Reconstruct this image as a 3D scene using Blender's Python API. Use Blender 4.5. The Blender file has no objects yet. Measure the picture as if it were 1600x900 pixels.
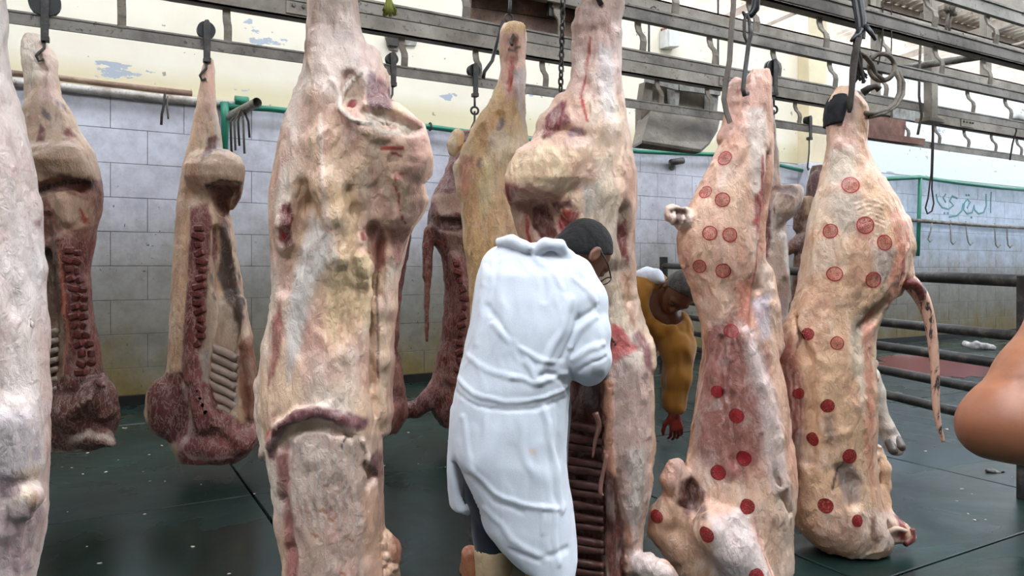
import bpy, bmesh, math, random
import numpy as np
from mathutils import Vector, Matrix
from mathutils.bvhtree import BVHTree

# ---------------------------------------------------------------- camera, sky, exposure
scene = bpy.context.scene
col = scene.collection
FPX = 26.0 / 36.0 * 1600.0           # focal length in pixels of a 1600 px wide frame
TH = math.radians(29.64)             # the camera looks this far to the right of the back wall's normal
HOR = 420.0                          # horizon row
CZ = 1.4                             # eye height
ST, CT = math.sin(TH), math.cos(TH)
cam_d = bpy.data.cameras.new('camera')
cam_d.lens = 26.0
cam_d.sensor_width = 36.0
cam_d.shift_y = -30.0 / 1600.0
cam_d.clip_start = 0.05
cam = bpy.data.objects.new('camera', cam_d)
col.objects.link(cam)
cam.location = (0, 0, CZ)
cam.rotation_euler = (math.radians(90), 0, -TH)
scene.camera = cam

world = bpy.data.worlds.new('sky')
scene.world = world
world.use_nodes = True
bg = world.node_tree.nodes['Background']
bg.inputs[0].default_value = (0.86, 0.93, 1.0, 1)
bg.inputs[1].default_value = 6.0

vs = scene.view_settings
vs.view_transform = 'Standard'
vs.look = 'None'
vs.gamma = 1.0
vs.use_curve_mapping = False
vs.exposure = 0.97
scene.display_settings.display_device = 'sRGB'

random.seed(5)
RNG = np.random.default_rng(7)

# ---------------------------------------------------------------- helpers: coordinates
def lin(c):
    return tuple(((v / 255.0) / 12.92 if v <= 10 else ((v / 255.0 + 0.055) / 1.055) ** 2.4) for v in c)
def P(x, y, t):
    """a point seen at pixel (x, y), t metres along the viewing axis"""
    X = (x - 800) / FPX * t
    return Vector((X * CT + t * ST, -X * ST + t * CT, CZ + (HOR - y) / FPX * t))
def tw(x, yw):
    u = (x - 800) / FPX
    return yw / (CT - u * ST)
def PW(x, y, yw):
    """a point seen at pixel (x, y) on the plane yw metres in front of the camera, parallel to the back wall"""
    return P(x, y, tw(x, yw))
def wx(x, yw):
    return PW(x, 0, yw).x

# ---------------------------------------------------------------- helpers: objects
def tag(o, label=None, cat=None, group=None, kind=None):
    if label: o['label'] = label
    if cat: o['category'] = cat
    if group: o['group'] = group
    if kind: o['kind'] = kind
    return o
def empty(name, loc, rz=0.0):
    o = bpy.data.objects.new(name, None)
    o.empty_display_size = 0.1
    col.objects.link(o)
    o.location = loc
    o.rotation_euler = (0, 0, rz)
    return o
def link(name, me, mat, parent=None, loc=None):
    o = bpy.data.objects.new(name, me)
    col.objects.link(o)
    if mat is not None and not me.materials:
        me.materials.append(mat)
    if parent is not None:
        o.parent = parent
    if loc is not None:
        o.location = loc
    return o

class MB:
    """collects boxes, tubes, prisms and lathes as one mesh"""
    def __init__(s):
        s.v, s.f = [], []
    def box(s, a, b):
        n = len(s.v)
        s.v += [(x, y, z) for z in (a[2], b[2]) for y in (a[1], b[1]) for x in (a[0], b[0])]
        s.f += [tuple(n + i for i in q) for q in ((0,2,3,1),(4,5,7,6),(0,1,5,4),(2,6,7,3),(0,4,6,2),(1,3,7,5))]
        return s
    def tube(s, pts, r, n=8, cap=True, flat=None):
        pts = [Vector(p) for p in pts]
        rs = r if isinstance(r, (list, tuple)) else [r] * len(pts)
        base = len(s.v)
        d0 = (pts[1] - pts[0]).normalized()
        ref = Vector((0, 0, 1)) if abs(d0.z) < 0.9 else Vector((0, 1, 0))
        if flat is not None:
            ref = Vector(flat[0])
        u = d0.cross(ref).normalized()
        for i, p in enumerate(pts):
            a = pts[max(i - 1, 0)]; b = pts[min(i + 1, len(pts) - 1)]
            d = (b - a).normalized()
            if flat is not None:
                u = d.cross(ref)
                u = u.normalized() if u.length > 1e-6 else Vector((1, 0, 0))
            else:
                u = (u - d * u.dot(d)).normalized()
            w = d.cross(u)
            k = 1.0 if flat is None else flat[1]
            for j in range(n):
                an = 2 * math.pi * (j + 0.5) / n
                s.v.append(tuple(p + u * (math.cos(an) * rs[i]) + w * (math.sin(an) * rs[i] * k)))
        for i in range(len(pts) - 1):
            for j in range(n):
                a = base + i * n + j; b = base + i * n + (j + 1) % n
                s.f.append((a, b, b + n, a + n))
        if cap:
            s.f.append(tuple(base + j for j in range(n))[::-1])
            e = base + (len(pts) - 1) * n
            s.f.append(tuple(e + j for j in range(n)))
        return s
    def prism(s, poly, d):
        """poly: list of points, d: thickness vector"""
        n = len(s.v); m = len(poly)
        d = Vector(d)
        s.v += [tuple(Vector(p)) for p in poly] + [tuple(Vector(p) + d) for p in poly]
        s.f.append(tuple(range(n, n + m))[::-1]); s.f.append(tuple(range(n + m, n + 2 * m)))
        for i in range(m):
            j = (i + 1) % m
            s.f.append((n + i, n + j, n + m + j, n + m + i))
        return s
    def ring(s, c, ax, R, r, n=18, m=8):
        c = Vector(c); ax = Vector(ax).normalized()
        u = ax.orthogonal().normalized(); w = ax.cross(u)
        base = len(s.v)
        for i in range(n):
            a = 2 * math.pi * i / n
            d = u * math.cos(a) + w * math.sin(a)
            for j in range(m):
                b = 2 * math.pi * j / m
                s.v.append(tuple(c + d * (R + r * math.cos(b)) + ax * (r * math.sin(b))))
        for i in range(n):
            for j in range(m):
                s.f.append((base + i*m + j, base + ((i+1)%n)*m + j, base + ((i+1)%n)*m + (j+1)%m, base + i*m + (j+1)%m))
        return s
    def mesh(s, name, smooth=False, bevel=0.0):
        me = bpy.data.meshes.new(name)
        me.from_pydata(s.v, [], s.f)
        bm = bmesh.new(); bm.from_mesh(me)
        bmesh.ops.recalc_face_normals(bm, faces=bm.faces)
        if bevel:
            bmesh.ops.bevel(bm, geom=list(bm.edges), offset=bevel, segments=1, affect='EDGES', profile=0.5)
        bm.to_mesh(me); bm.free()
        if smooth:
            me.polygons.foreach_set('use_smooth', [True] * len(me.polygons))
        return me
    def build(s, name, mat, parent=None, smooth=False, bevel=0.0, loc=None):
        if loc is not None:                     # give the mesh its origin at loc
            l = Vector(loc)
            s.v = [tuple(Vector(p) - l) for p in s.v]
        me = s.mesh(name, smooth, bevel)
        o = link(name, me, mat)
        if loc is not None:
            o.location = loc
        if parent is not None:
            o.parent = parent
            if loc is None or True:
                o.matrix_parent_inverse = Matrix.Translation(-Vector(parent.location)) if parent.rotation_euler.z == 0 \
                    else (Matrix.Translation(Vector(parent.location)) @ Matrix.Rotation(parent.rotation_euler.z, 4, 'Z')).inverted()
        return o

# ---------------------------------------------------------------- helpers: materials
class NT:
    def __init__(s, name):
        s.m = bpy.data.materials.new(name); s.m.use_nodes = True
        s.t = s.m.node_tree; s.n = s.t.nodes; s.l = s.t.links
        s.b = s.n['Principled BSDF']
    def add(s, typ, **kw):
        nd = s.n.new(typ)
        for k, v in kw.items():
            if k.startswith('i_'):
                nd.inputs[k[2:].replace('_', ' ')].default_value = v
            else:
                setattr(nd, k, v)
        return nd
    def ln(s, a, ao, b, bi):
        s.l.new(a.outputs[ao], b.inputs[bi])
    def coords(s, scale=(1, 1, 1), kind='Object', loc=(0, 0, 0)):
        tc = s.add('ShaderNodeTexCoord')
        mp = s.add('ShaderNodeMapping')
        mp.inputs['Scale'].default_value = scale
        mp.inputs['Location'].default_value = loc
        if kind == 'World':
            g = s.add('ShaderNodeNewGeometry'); s.ln(g, 'Position', mp, 'Vector')
        else:
            s.ln(tc, kind, mp, 'Vector')
        return mp
    def noise(s, scale, detail=4, rough=0.55, vec=None, dist=0.0):
        nd = s.add('ShaderNodeTexNoise', i_Scale=scale, i_Detail=detail, i_Roughness=rough, i_Distortion=dist)
        if vec is not None: s.ln(vec, 0, nd, 'Vector')
        return nd
    def ramp(s, src, so, stops):
        r = s.add('ShaderNodeValToRGB')
        e = r.color_ramp.elements
        while len(e) < len(stops): e.new(0.5)
        for i, (p, c) in enumerate(stops):
            e[i].position = p; e[i].color = (c[0], c[1], c[2], 1) if not isinstance(c, (int, float)) else (c, c, c, 1)
        s.ln(src, so, r, 'Fac')
        return r
    def mix(s, fac, a, b, mode='MIX'):
        m = s.add('ShaderNodeMix', data_type='RGBA', blend_type=mode)
        for val, idx in ((fac, 0), (a, 6), (b, 7)):
            if isinstance(val, tuple) and len(val) == 2 and hasattr(val[0], 'outputs'):
                s.l.new(val[0].outputs[val[1]], m.inputs[idx])
            elif isinstance(val, (int, float)):
                m.inputs[idx].default_value = val
            else:
                m.inputs[idx].default_value = (val[0], val[1], val[2], 1)
        return m
    def math(s, op, a, b=0.0):
        m = s.add('ShaderNodeMath', operation=op)
        for val, idx in ((a, 0), (b, 1)):
            if isinstance(val, tuple): s.l.new(val[0].outputs[val[1]], m.inputs[idx])
            else: m.inputs[idx].default_value = val
        return m
    def bump(s, src, so, strength=0.3, dist=0.01):
        b = s.add('ShaderNodeBump', i_Strength=strength, i_Distance=dist)
        s.ln(src, so, b, 'Height'); s.ln(b, 'Normal', s.b, 'Normal')
        return b

def simple(name, c, rough=0.5, metal=0.0, var=0.25, scale=6.0, bump=0.15, spec=0.5, stretch=(1, 1, 1)):
    """one colour with a mottled noise of its own"""
    n = NT(name); c = lin(c)
    v = n.coords(stretch)
    a = n.noise(scale, 5, 0.6, v)
    r = n.ramp(a, 'Fac', [(0.3, tuple(x * (1 - var) for x in c)), (0.7, tuple(min(1, x * (1 + var)) for x in c))])
    n.ln(r, 'Color', n.b, 'Base Color')
    n.b.inputs['Roughness'].default_value = rough
    n.b.inputs['Metallic'].default_value = metal
    n.b.inputs['Specular IOR Level'].default_value = spec
    if bump:
        f = n.noise(scale * 4, 4, 0.6, v)
        n.bump(f, 'Fac', bump, 0.004)
    return n.m

def rusty(name, base, dark, light, scale=5.0, rough=0.6):
    n = NT(name)
    v = n.coords((1, 1, 1), 'World')
    a = n.noise(scale, 6, 0.65, v)
    r = n.ramp(a, 'Fac', [(0.3, lin(dark)), (0.52, lin(base)), (0.72, lin(light))])
    sp = n.noise(scale * 9, 3, 0.7, v)
    sr = n.ramp(sp, 'Fac', [(0.6, 0.0), (0.68, 1.0)])
    m = n.mix((sr, 'Color'), (r, 'Color'), lin(dark))
    n.ln(m, 2, n.b, 'Base Color')
    n.b.inputs['Roughness'].default_value = rough
    n.bump(sp, 'Fac', 0.35, 0.004)
    return n.m
# ---------------------------------------------------------------- helpers: organic bodies grown from a distance field
def vnoise(p, seed=0):
    p = np.asarray(p, dtype=np.float64)
    i = np.floor(p).astype(np.int64); f = p - i
    f = f * f * (3 - 2 * f)
    def h(ix, iy, iz):
        n = (ix * 374761393 + iy * 668265263 + iz * 1442695041 + seed * 974711) & 0x7fffffff
        n = ((n ^ (n >> 13)) * 1274126177) & 0x7fffffff
        n = n ^ (n >> 16)
        return (n & 0xffff) / 65535.0
    r = 0
    for dx in (0, 1):
        for dy in (0, 1):
            for dz in (0, 1):
                w = (f[:, 0] if dx else 1 - f[:, 0]) * (f[:, 1] if dy else 1 - f[:, 1]) * (f[:, 2] if dz else 1 - f[:, 2])
                r = r + w * h(i[:, 0] + dx, i[:, 1] + dy, i[:, 2] + dz)
    return r
def fbm(p, scale, seed=0, octv=3):
    p = np.asarray(p) * np.asarray(scale, dtype=float)
    r = 0; a = 1; tot = 0
    for o in range(octv):
        r = r + a * vnoise(p * (2 ** o), seed + o * 17); tot += a; a *= 0.5
    return r / tot
def sstep(a, b, x):
    t = np.clip((x - a) / (b - a + 1e-12), 0, 1)
    return t * t * (3 - 2 * t)

def poly_sd(px, poly):
    """signed distance (negative inside) of points (N,2) to a polygon"""
    poly = np.asarray(poly, float)
    d = np.full(len(px), 1e9); ins = np.zeros(len(px), bool)
    m = len(poly)
    for i in range(m):
        a = poly[i]; b = poly[(i + 1) % m]
        e = b - a; w = px - a
        t = np.clip((w @ e) / (e @ e + 1e-9), 0, 1)
        d = np.minimum(d, np.hypot(w[:, 0] - t * e[0], w[:, 1] - t * e[1]))
        c = (a[1] > px[:, 1]) != (b[1] > px[:, 1])
        xs = a[0] + (px[:, 1] - a[1]) / (b[1] - a[1] + 1e-12) * (b[0] - a[0])
        ins ^= c & (px[:, 0] < xs)
    return np.where(ins, -d, d)
def line_d(px, pts):
    pts = np.asarray(pts, float)
    d = np.full(len(px), 1e9)
    for i in range(len(pts) - 1):
        a, b = pts[i], pts[i + 1]
        e = b - a; w = px - a
        t = np.clip((w @ e) / (e @ e + 1e-9), 0, 1)
        d = np.minimum(d, np.hypot(w[:, 0] - t * e[0], w[:, 1] - t * e[1]))
    return d

class Soft:
    """a body in its own frame: X to the camera's right, T away from the camera, Z up (metres)"""
    def __init__(s, t, x0, vox, front=0.12):
        s.t = t; s.x0 = x0; s.vox = vox; s.front = front
        s.ops = []
    # pixel -> own frame, at the body's middle depth plus dt
    def pt(s, x, y, dt=0.0):
        t = s.t + dt
        return np.array([(x - 800) / FPX * t, t, CZ + (HOR - y) / FPX * t])
    def px2m(s, r): return r / FPX * s.t
    def loft(s, rows, k=0.02, n=2.3, ratio=0.7, bmin=0.03, bmax=0.3, sub=False, smooth=5, shrink=0.0):
        R = []
        for r in rows:
            y, xl, xr = r[:3]
            b = r[3] if len(r) > 3 else None
            dt = r[4] if len(r) > 4 else 0.0
            t = s.t
            z = CZ + (HOR - y) / FPX * t
            L = (xl - 800) / FPX * t; Rr = (xr - 800) / FPX * t
            a = max(0.5 * (Rr - L) - shrink, 0.005)
            if b is None: b = min(max(a * ratio, bmin), bmax)
            R.append((z, 0.5 * (L + Rr), t + dt, a, max(b - shrink, 0.005)))
        R.sort()
        R = np.array(R)
        zz = np.linspace(R[0, 0], R[-1, 0], 160)
        A = np.stack([np.interp(zz, R[:, 0], R[:, i]) for i in range(1, 5)], 1)
        if smooth > 1:
            ker = np.hanning(smooth + 2)[1:-1]; ker /= ker.sum()
            pad = smooth // 2
            A = np.stack([np.convolve(np.pad(A[:, i], (pad, pad), mode='edge'), ker, 'valid')[:160] for i in range(4)], 1)
        lo = np.array([(A[:, 0] - A[:, 2]).min(), (A[:, 1] - A[:, 3]).min(), zz[0]])
        hi = np.array([(A[:, 0] + A[:, 2]).max(), (A[:, 1] + A[:, 3]).max(), zz[-1]])
        def fn(X, T, Z):
            z = Z.ravel()
            c = [np.interp(z, zz, A[:, i])[None, None, :] for i in range(4)]
            q = (np.abs((X - c[0]) / c[2]) ** n + np.abs((T - c[1]) / c[3]) ** n) ** (1.0 / n)
            d = (q - 1) * np.minimum(c[2], c[3])
            cap = np.maximum(zz[0] - Z, Z - zz[-1])
            return np.maximum(d, cap)
        s.ops.append((fn, lo, hi, k, sub)); return s
    def chain(s, pts, k=0.02, sub=False, flat=1.0, metric=False):
        """pts: (x, y, dt, r) in pixels (r too), or (X, T, Z, r) in metres; flat < 1 thins it in depth"""
        Q = []
        for p in pts:
            if metric: Q.append((np.array(p[:3], float), p[3]))
            else: Q.append((s.pt(p[0], p[1], p[2]), s.px2m(p[3])))
        if len(Q) == 1: Q = Q * 2
        for (a, ra), (b, rb) in zip(Q[:-1], Q[1:]):
            rm = max(ra, rb)
            lo = np.minimum(a, b) - rm; hi = np.maximum(a, b) + rm
            def fn(X, T, Z, a=a, b=b, ra=ra, rb=rb):
                e = (b - a).copy(); e[1] /= flat
                ee = e @ e + 1e-12
                wx_ = X - a[0]; wt = (T - a[1]) / flat; wz = Z - a[2]
                h = np.clip((wx_ * e[0] + wt * e[1] + wz * e[2]) / ee, 0, 1)
                d = np.sqrt((wx_ - h * e[0]) ** 2 + (wt - h * e[1]) ** 2 + (wz - h * e[2]) ** 2)
                return (d - (ra + (rb - ra) * h)) * (flat if flat < 1 else 1.0)
            s.ops.append((fn, lo, hi, k, sub))
        return s
    def on(s, pts, k=0.02, sub=False, flat=1.0):
        """like chain, but depth is counted from the surface grown so far: (x, y, depth below it, r)"""
        Q = [s.pt(p[0], p[1]) for p in pts]; rm = max(s.px2m(p[3]) for p in pts)
        lo = np.min(Q, 0) - rm; hi = np.max(Q, 0) + rm
        s.ops.append(('on', lo, hi, k, sub, pts, flat)); return s
    def _front(s, F, ax, x, y):
        X, T, Z = s.pt(x, y)
        for _ in range(2):
            i = int(np.clip(round((X - ax[0][0]) / s.vox), 0, F.shape[0] - 1)); j = int(np.clip(round((Z - ax[2][0]) / s.vox), 0, F.shape[2] - 1))
            c = np.flatnonzero(F[i, :, j] < 0)
            if not len(c): break
            T = ax[1][c[0]]
            X = (x - 800) / FPX * T; Z = CZ + (HOR - y) / FPX * T
        return np.array([X, T, Z])
    def ell(s, c, r, k=0.02, sub=False, ax=None):
        """c, r in metres; ax: rows are the ellipsoid's own axes"""
        c = np.array(c, float); r = np.array(r, float)
        M = np.eye(3) if ax is None else np.array(ax, float)
        e = np.sqrt(((M.T * r) ** 2).sum(1))
        def fn(X, T, Z):
            x, t, z = X - c[0], T - c[1], Z - c[2]
            q = 0
            for i in range(3):
                q = q + ((x * M[i, 0] + t * M[i, 1] + z * M[i, 2]) / r[i]) ** 2
            return (np.sqrt(q) - 1) * r.min()
        s.ops.append((fn, c - e, c + e, k, sub)); return s
    def grow(s):
        lo = np.min([o[1] for o in s.ops if not o[4]], 0) - 0.05
        hi = np.max([o[2] for o in s.ops if not o[4]], 0) + 0.05
        v = s.vox
        n = np.ceil((hi - lo) / v).astype(int) + 2
        F = np.full(n, 0.5, np.float32)
        ax = [(lo[i] + v * np.arange(n[i])).astype(np.float32) for i in range(3)]
        ops = list(s.ops); n_op = 0
        while n_op < len(ops):
            op = ops[n_op]; n_op += 1
            if op[0] == 'on':
                pts = []
                for p in op[5]:
                    q = s._front(F, ax, p[0], p[1]); pts.append((q[0], q[1] + p[2], q[2], s.px2m(p[3])))
                keep = s.ops; s.ops = []
                s.chain(pts, op[3], op[4], op[6], True)
                ops[n_op:n_op] = s.ops; s.ops = keep
                continue
            fn, a, b, k, sub = op
            pad = k + 0.03
            i0 = np.clip(np.floor((a - pad - lo) / v).astype(int), 0, n)
            i1 = np.clip(np.ceil((b + pad - lo) / v).astype(int) + 1, 0, n)
            if (i1 - i0).min() <= 0: continue
            sl = tuple(slice(i0[i], i1[i]) for i in range(3))
            d = fn(ax[0][sl[0]][:, None, None], ax[1][sl[1]][None, :, None], ax[2][sl[2]][None, None, :])
            f = F[sl]
            kk = max(k, 1e-4)
            if sub:
                g = -d
                h = np.clip(0.5 - 0.5 * (f - g) / kk, 0, 1)
                F[sl] = f * (1 - h) + g * h + kk * h * (1 - h)
            else:
                h = np.clip(0.5 + 0.5 * (f - d) / kk, 0, 1)
                F[sl] = f * (1 - h) + d * h - kk * h * (1 - h)
        # naive surface nets
        S = F < 0
        c = np.zeros(np.array(n) - 1, np.int8)
        for dx in (0, 1):
            for dy in (0, 1):
                for dz in (0, 1):
                    c += S[dx:n[0]-1+dx, dy:n[1]-1+dy, dz:n[2]-1+dz]
        act = np.argwhere((c > 0) & (c < 8))
        idx = np.full(c.shape, -1, np.int64)
        idx[tuple(act.T)] = np.arange(len(act))
        acc = np.zeros((len(act), 3)); cnt = np.zeros(len(act))
        corners = [(dx, dy, dz) for dx in (0, 1) for dy in (0, 1) for dz in (0, 1)]
        for a in corners:
            for b in corners:
                if sum(b) - sum(a) == 1 and all(b[i] >= a[i] for i in range(3)):
                    fa = F[tuple((act + a).T)]; fb = F[tuple((act + b).T)]
                    m = (fa < 0) != (fb < 0)
                    t = np.where(m, fa / (fa - fb + 1e-12), 0)
                    p = np.array(a) + t[:, None] * (np.array(b) - np.array(a))
                    acc += np.where(m[:, None], p, 0); cnt += m
        V = lo + v * (act + acc / cnt[:, None])
        faces = []
        for d in range(3):
            e1, e2 = [(1, 2), (2, 0), (0, 1)][d]
            sl0 = [slice(None)] * 3; sl1 = [slice(None)] * 3
            sl0[d] = slice(0, n[d] - 1); sl1[d] = slice(1, n[d])
            A, B = S[tuple(sl0)], S[tuple(sl1)]
            w = np.argwhere(A != B)
            ok = (w[:, e1] > 0) & (w[:, e2] > 0) & (w[:, e1] < n[e1] - 1) & (w[:, e2] < n[e2] - 1)
            w = w[ok]
            flip = A[tuple(w.T)]
            o1 = np.zeros(3, int); o1[e1] = -1
            o2 = np.zeros(3, int); o2[e2] = -1
            q = np.stack([idx[tuple((w + o).T)] for o in (o1 + o2, o2, np.zeros(3, int), o1)], 1)
            q = np.where(flip[:, None], q, q[:, ::-1])
            faces.append(q)
        Q = np.concatenate(faces)
        Q = Q[(Q >= 0).all(1)]
        s.V, s.Q = V, Q
        s.normals()
        N = len(V)
        s.C = np.tile(np.array([0.5, 0.5, 0.5]), (N, 1)); s.M = np.zeros(N)
        s.W0 = V.copy()
        return s
    def normals(s):
        V, Q = s.V, s.Q
        n = np.cross(V[Q[:, 2]] - V[Q[:, 0]], V[Q[:, 3]] - V[Q[:, 1]])
        N = np.zeros_like(V)
        for j in range(4):
            for i in range(3):
                N[:, i] += np.bincount(Q[:, j], n[:, i], len(V))
        s.N = N / (np.linalg.norm(N, axis=1, keepdims=True) + 1e-12)
    def px(s, jit=0.0, seed=3, jsc=18.0):
        """where the vertices lie in the body's own front view, in pixels of its scale"""
        tf = s.t - s.front
        q = np.stack([800 + s.W0[:, 0] / tf * FPX, HOR - (s.W0[:, 2] - CZ) / tf * FPX], 1)
        if jit:
            q = q + jit * np.stack([fbm(s.W0, jsc, seed) - 0.5, fbm(s.W0, jsc, seed + 5) - 0.5], 1) * 2
        return q
    def facing(s, lo=-0.1, hi=0.35):
        return sstep(lo, hi, -s.N0[:, 1]) if hasattr(s, 'N0') else sstep(lo, hi, -s.N[:, 1])
    def base(s, c1, c2, c3=None, scale=(14, 14, 3.5), seed=1):
        a = sstep(0.3, 0.7, fbm(s.W0, scale, seed))[:, None]
        s.C = np.array(lin(c1)) * (1 - a) + np.array(lin(c2)) * a
        if c3 is not None:
            b = sstep(0.5, 0.75, fbm(s.W0, (6, 6, 3), seed + 40))[:, None]
            s.C = s.C * (1 - b) + np.array(lin(c3)) * b
        return s
    def _put(s, m, c, disp, marb):
        if c is not None:
            s.C = s.C * (1 - m[:, None]) + np.array(lin(c)) * m[:, None]
        if marb is not None:
            s.M = s.M * (1 - m) + marb * m
        if disp:
            s.V = s.V + s.N * (disp * m)[:, None]
    def patch(s, poly, c=None, soft=6, a=1.0, disp=0.0, marb=None, jit=5.0, all_sides=False, seed=3, jsc=18.0):
        q = s.px(jit, seed, jsc)
        m = sstep(soft * 0.5, -soft * 0.5, poly_sd(q, poly)) * a
        if not all_sides: m = m * s.facing()
        s._put(m, c, disp, marb); return s
    def stroke(s, pts, w, c=None, a=1.0, disp=0.0, marb=None, jit=2.0, soft=0.6, all_sides=False, seed=9, jsc=25.0):
        q = s.px(jit, seed, jsc)
        m = 1 - sstep(w * (1 - soft), w, line_d(q, pts))
        m = m * a
        if not all_sides: m = m * s.facing()
        s._put(m, c, disp, marb); return s
    def rough(s, amp, scale, seed=11, octv=3, mask=None):
        d = (fbm(s.W0, scale, seed, octv) - 0.5) * 2 * amp
        if mask is not None: d = d * mask
        s.V = s.V + s.N * d[:, None]
        return s
    def sinew(s, amp, scale, seed=21, c=None, a=0.5, mask=None, warp=0.03):
        """long raised strands"""
        p = s.W0 + warp * np.stack([fbm(s.W0, 5, seed + 1) - .5, fbm(s.W0, 5, seed + 2) - .5, fbm(s.W0, 5, seed + 3) - .5], 1) * 2
        r = 1 - np.abs(2 * fbm(p, scale, seed, 2) - 1)
        r = sstep(0.72, 1.0, r)
        if mask is not None: r = r * mask
        s.V = s.V + s.N * (amp * r)[:, None]
        if c is not None:
            s.C = s.C * (1 - a * r[:, None]) + np.array(lin(c)) * (a * r[:, None])
        return s
    def freeze(s):
        """normals follow what was pushed so far"""
        s.normals(); return s
    def finish(s, name, mat, parent=None, origin=None):
        """origin: (X, T, Z) of the owner in the same frame"""
        o = np.array(origin if origin is not None else s.origin(), float)
        s.V[:, 2] = np.maximum(s.V[:, 2], 0.003)
        V = s.V - o
        me = bpy.data.meshes.new(name)
        nv, nq = len(V), len(s.Q)
        me.vertices.add(nv); me.vertices.foreach_set('co', V.astype(np.float32).ravel())
        me.loops.add(nq * 4); me.loops.foreach_set('vertex_index', s.Q.astype(np.int32).ravel())
        me.polygons.add(nq)
        me.polygons.foreach_set('loop_start', np.arange(0, nq * 4, 4, dtype=np.int32))
        me.polygons.foreach_set('use_smooth', np.ones(nq, bool))
        me.update(calc_edges=True); me.validate()
        at = me.color_attributes.new('tint', 'FLOAT_COLOR', 'POINT')
        cc = np.concatenate([np.clip(s.C, 0, 1), np.ones((nv, 1))], 1)
        at.data.foreach_set('color', cc.astype(np.float32).ravel())
        fa = me.attributes.new('marbling', 'FLOAT', 'POINT')
        fa.data.foreach_set('value', s.M.astype(np.float32))
        me.materials.append(mat)
        ob = bpy.data.objects.new(name, me); col.objects.link(ob)
        if parent is not None: ob.parent = parent
        else:
            ob.location = s.world(o); ob.rotation_euler = (0, 0, -TH)
        s.me = me
        return ob
    def origin(s):
        return np.array([(s.x0 - 800) / FPX * s.t, s.t, 0.0])
    def world(s, o):
        return Vector((o[0] * CT + o[1] * ST, -o[0] * ST + o[1] * CT, o[2]))
    def root(s, name):
        o = s.origin()
        return empty(name, s.world(o), -TH)
    def tree(s):
        return BVHTree.FromPolygons([tuple(v) for v in s.V - s.origin()], [tuple(int(i) for i in q) for q in s.Q])
# ---------------------------------------------------------------- materials of the place
def mat_floor():
    n = NT('wet_green_floor')
    v = n.coords((1, 1, 1), 'World')
    a = n.noise(1.3, 6, 0.6, v, 0.4)
    r = n.ramp(a, 'Fac', [(0.3, lin((10, 27, 25))), (0.55, lin((16, 42, 39))), (0.75, lin((28, 58, 55)))])
    g = n.noise(22, 4, 0.7, v)
    gr = n.ramp(g, 'Fac', [(0.35, 0.55), (0.6, 1.0)])
    m = n.mix(1.0, (r, 'Color'), (gr, 'Color'), 'MULTIPLY')
    w = n.noise(0.8, 5, 0.6, n.coords((1, 1, 1), 'World', (3, 1, 0)), 0.6)
    wr = n.ramp(w, 'Fac', [(0.35, 0.16), (0.65, 0.42)])
    n.ln(m, 2, n.b, 'Base Color'); n.ln(wr, 'Color', n.b, 'Roughness')
    n.bump(g, 'Fac', 0.12, 0.004)
    n.b.inputs['Specular IOR Level'].default_value = 0.45
    return n.m
def mat_tile():
    n = NT('glazed_wall_tile')
    v = n.coords((1, 1, 1), 'World')
    a = n.noise(0.9, 5, 0.6, v)
    r = n.ramp(a, 'Fac', [(0.3, lin((192, 190, 201))), (0.7, lin((214, 214, 225)))])
    oi = n.add('ShaderNodeObjectInfo')
    hv = n.add('ShaderNodeHueSaturation')
    vr = n.math('MULTIPLY_ADD', (oi, 'Random'), 0.06); vr.inputs[2].default_value = 0.97
    n.ln(r, 'Color', hv, 'Color'); n.ln(vr, 0, hv, 'Value')
    # grime: splashed higher or lower, brown and yellow near the floor
    sep = n.add('ShaderNodeSeparateXYZ'); g = n.add('ShaderNodeNewGeometry'); n.ln(g, 'Position', sep, 0)
    d = n.noise(1.0, 7, 0.7, n.coords((2.2, 2.2, 1.1), 'World'))
    hz = n.math('MULTIPLY_ADD', (d, 'Fac'), 1.5); n.ln(sep, 'Z', hz, 2)
    gm = n.ramp(n.math('DIVIDE', (hz, 0), 4.0), 0, [(0.40, 0.92), (0.56, 0.72), (0.72, 0.15), (0.9, 0.0)])
    m1 = n.mix((gm, 'Color'), (hv, 'Color'), lin((132, 126, 113)))
    yl = n.ramp(n.math('DIVIDE', (hz, 0), 4.0), 0, [(0.22, 1.0), (0.36, 0.0)])
    m2 = n.mix((yl, 'Color'), (m1, 2), lin((122, 106, 66)))
    xr = n.ramp(n.math('DIVIDE', (sep, 'X'), 20.0), 0, [(0.54, 0.0), (0.58, 1.0)])   # the far bay is painted pale blue
    hb = n.ramp(n.math('DIVIDE', (hz, 0), 4.0), 0, [(0.5, 0.0), (0.68, 1.0)])
    xb = n.math('MULTIPLY', (xr, 'Color'), (hb, 'Color'))
    m3 = n.mix((xb, 0), (m2, 2), lin((186, 198, 216)))
    sp = n.noise(14, 3, 0.8, n.coords((1, 1, 0.8), 'World'))
    spr = n.ramp(sp, 'Fac', [(0.665, 0.0), (0.69, 0.9)])
    sp2 = n.noise(1.1, 3, 0.5, v)
    sp2r = n.ramp(sp2, 'Fac', [(0.42, 0.0), (0.58, 1.0)])
    spm = n.math('MULTIPLY', (spr, 'Color'), (sp2r, 'Color'))
    m4 = n.mix((spm, 0), (m3, 2), lin((56, 50, 48)))
    mo = n.noise(6, 6, 0.7, v); mor = n.ramp(mo, 'Fac', [(0.35, 0.78), (0.6, 1.05)])
    m5 = n.mix(1.0, (m4, 2), (mor, 'Color'), 'MULTIPLY')
    n.ln(m5, 2, n.b, 'Base Color')
    n.b.inputs['Roughness'].default_value = 0.35
    n.bump(d, 'Fac', 0.05, 0.01)
    return n.m
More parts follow.
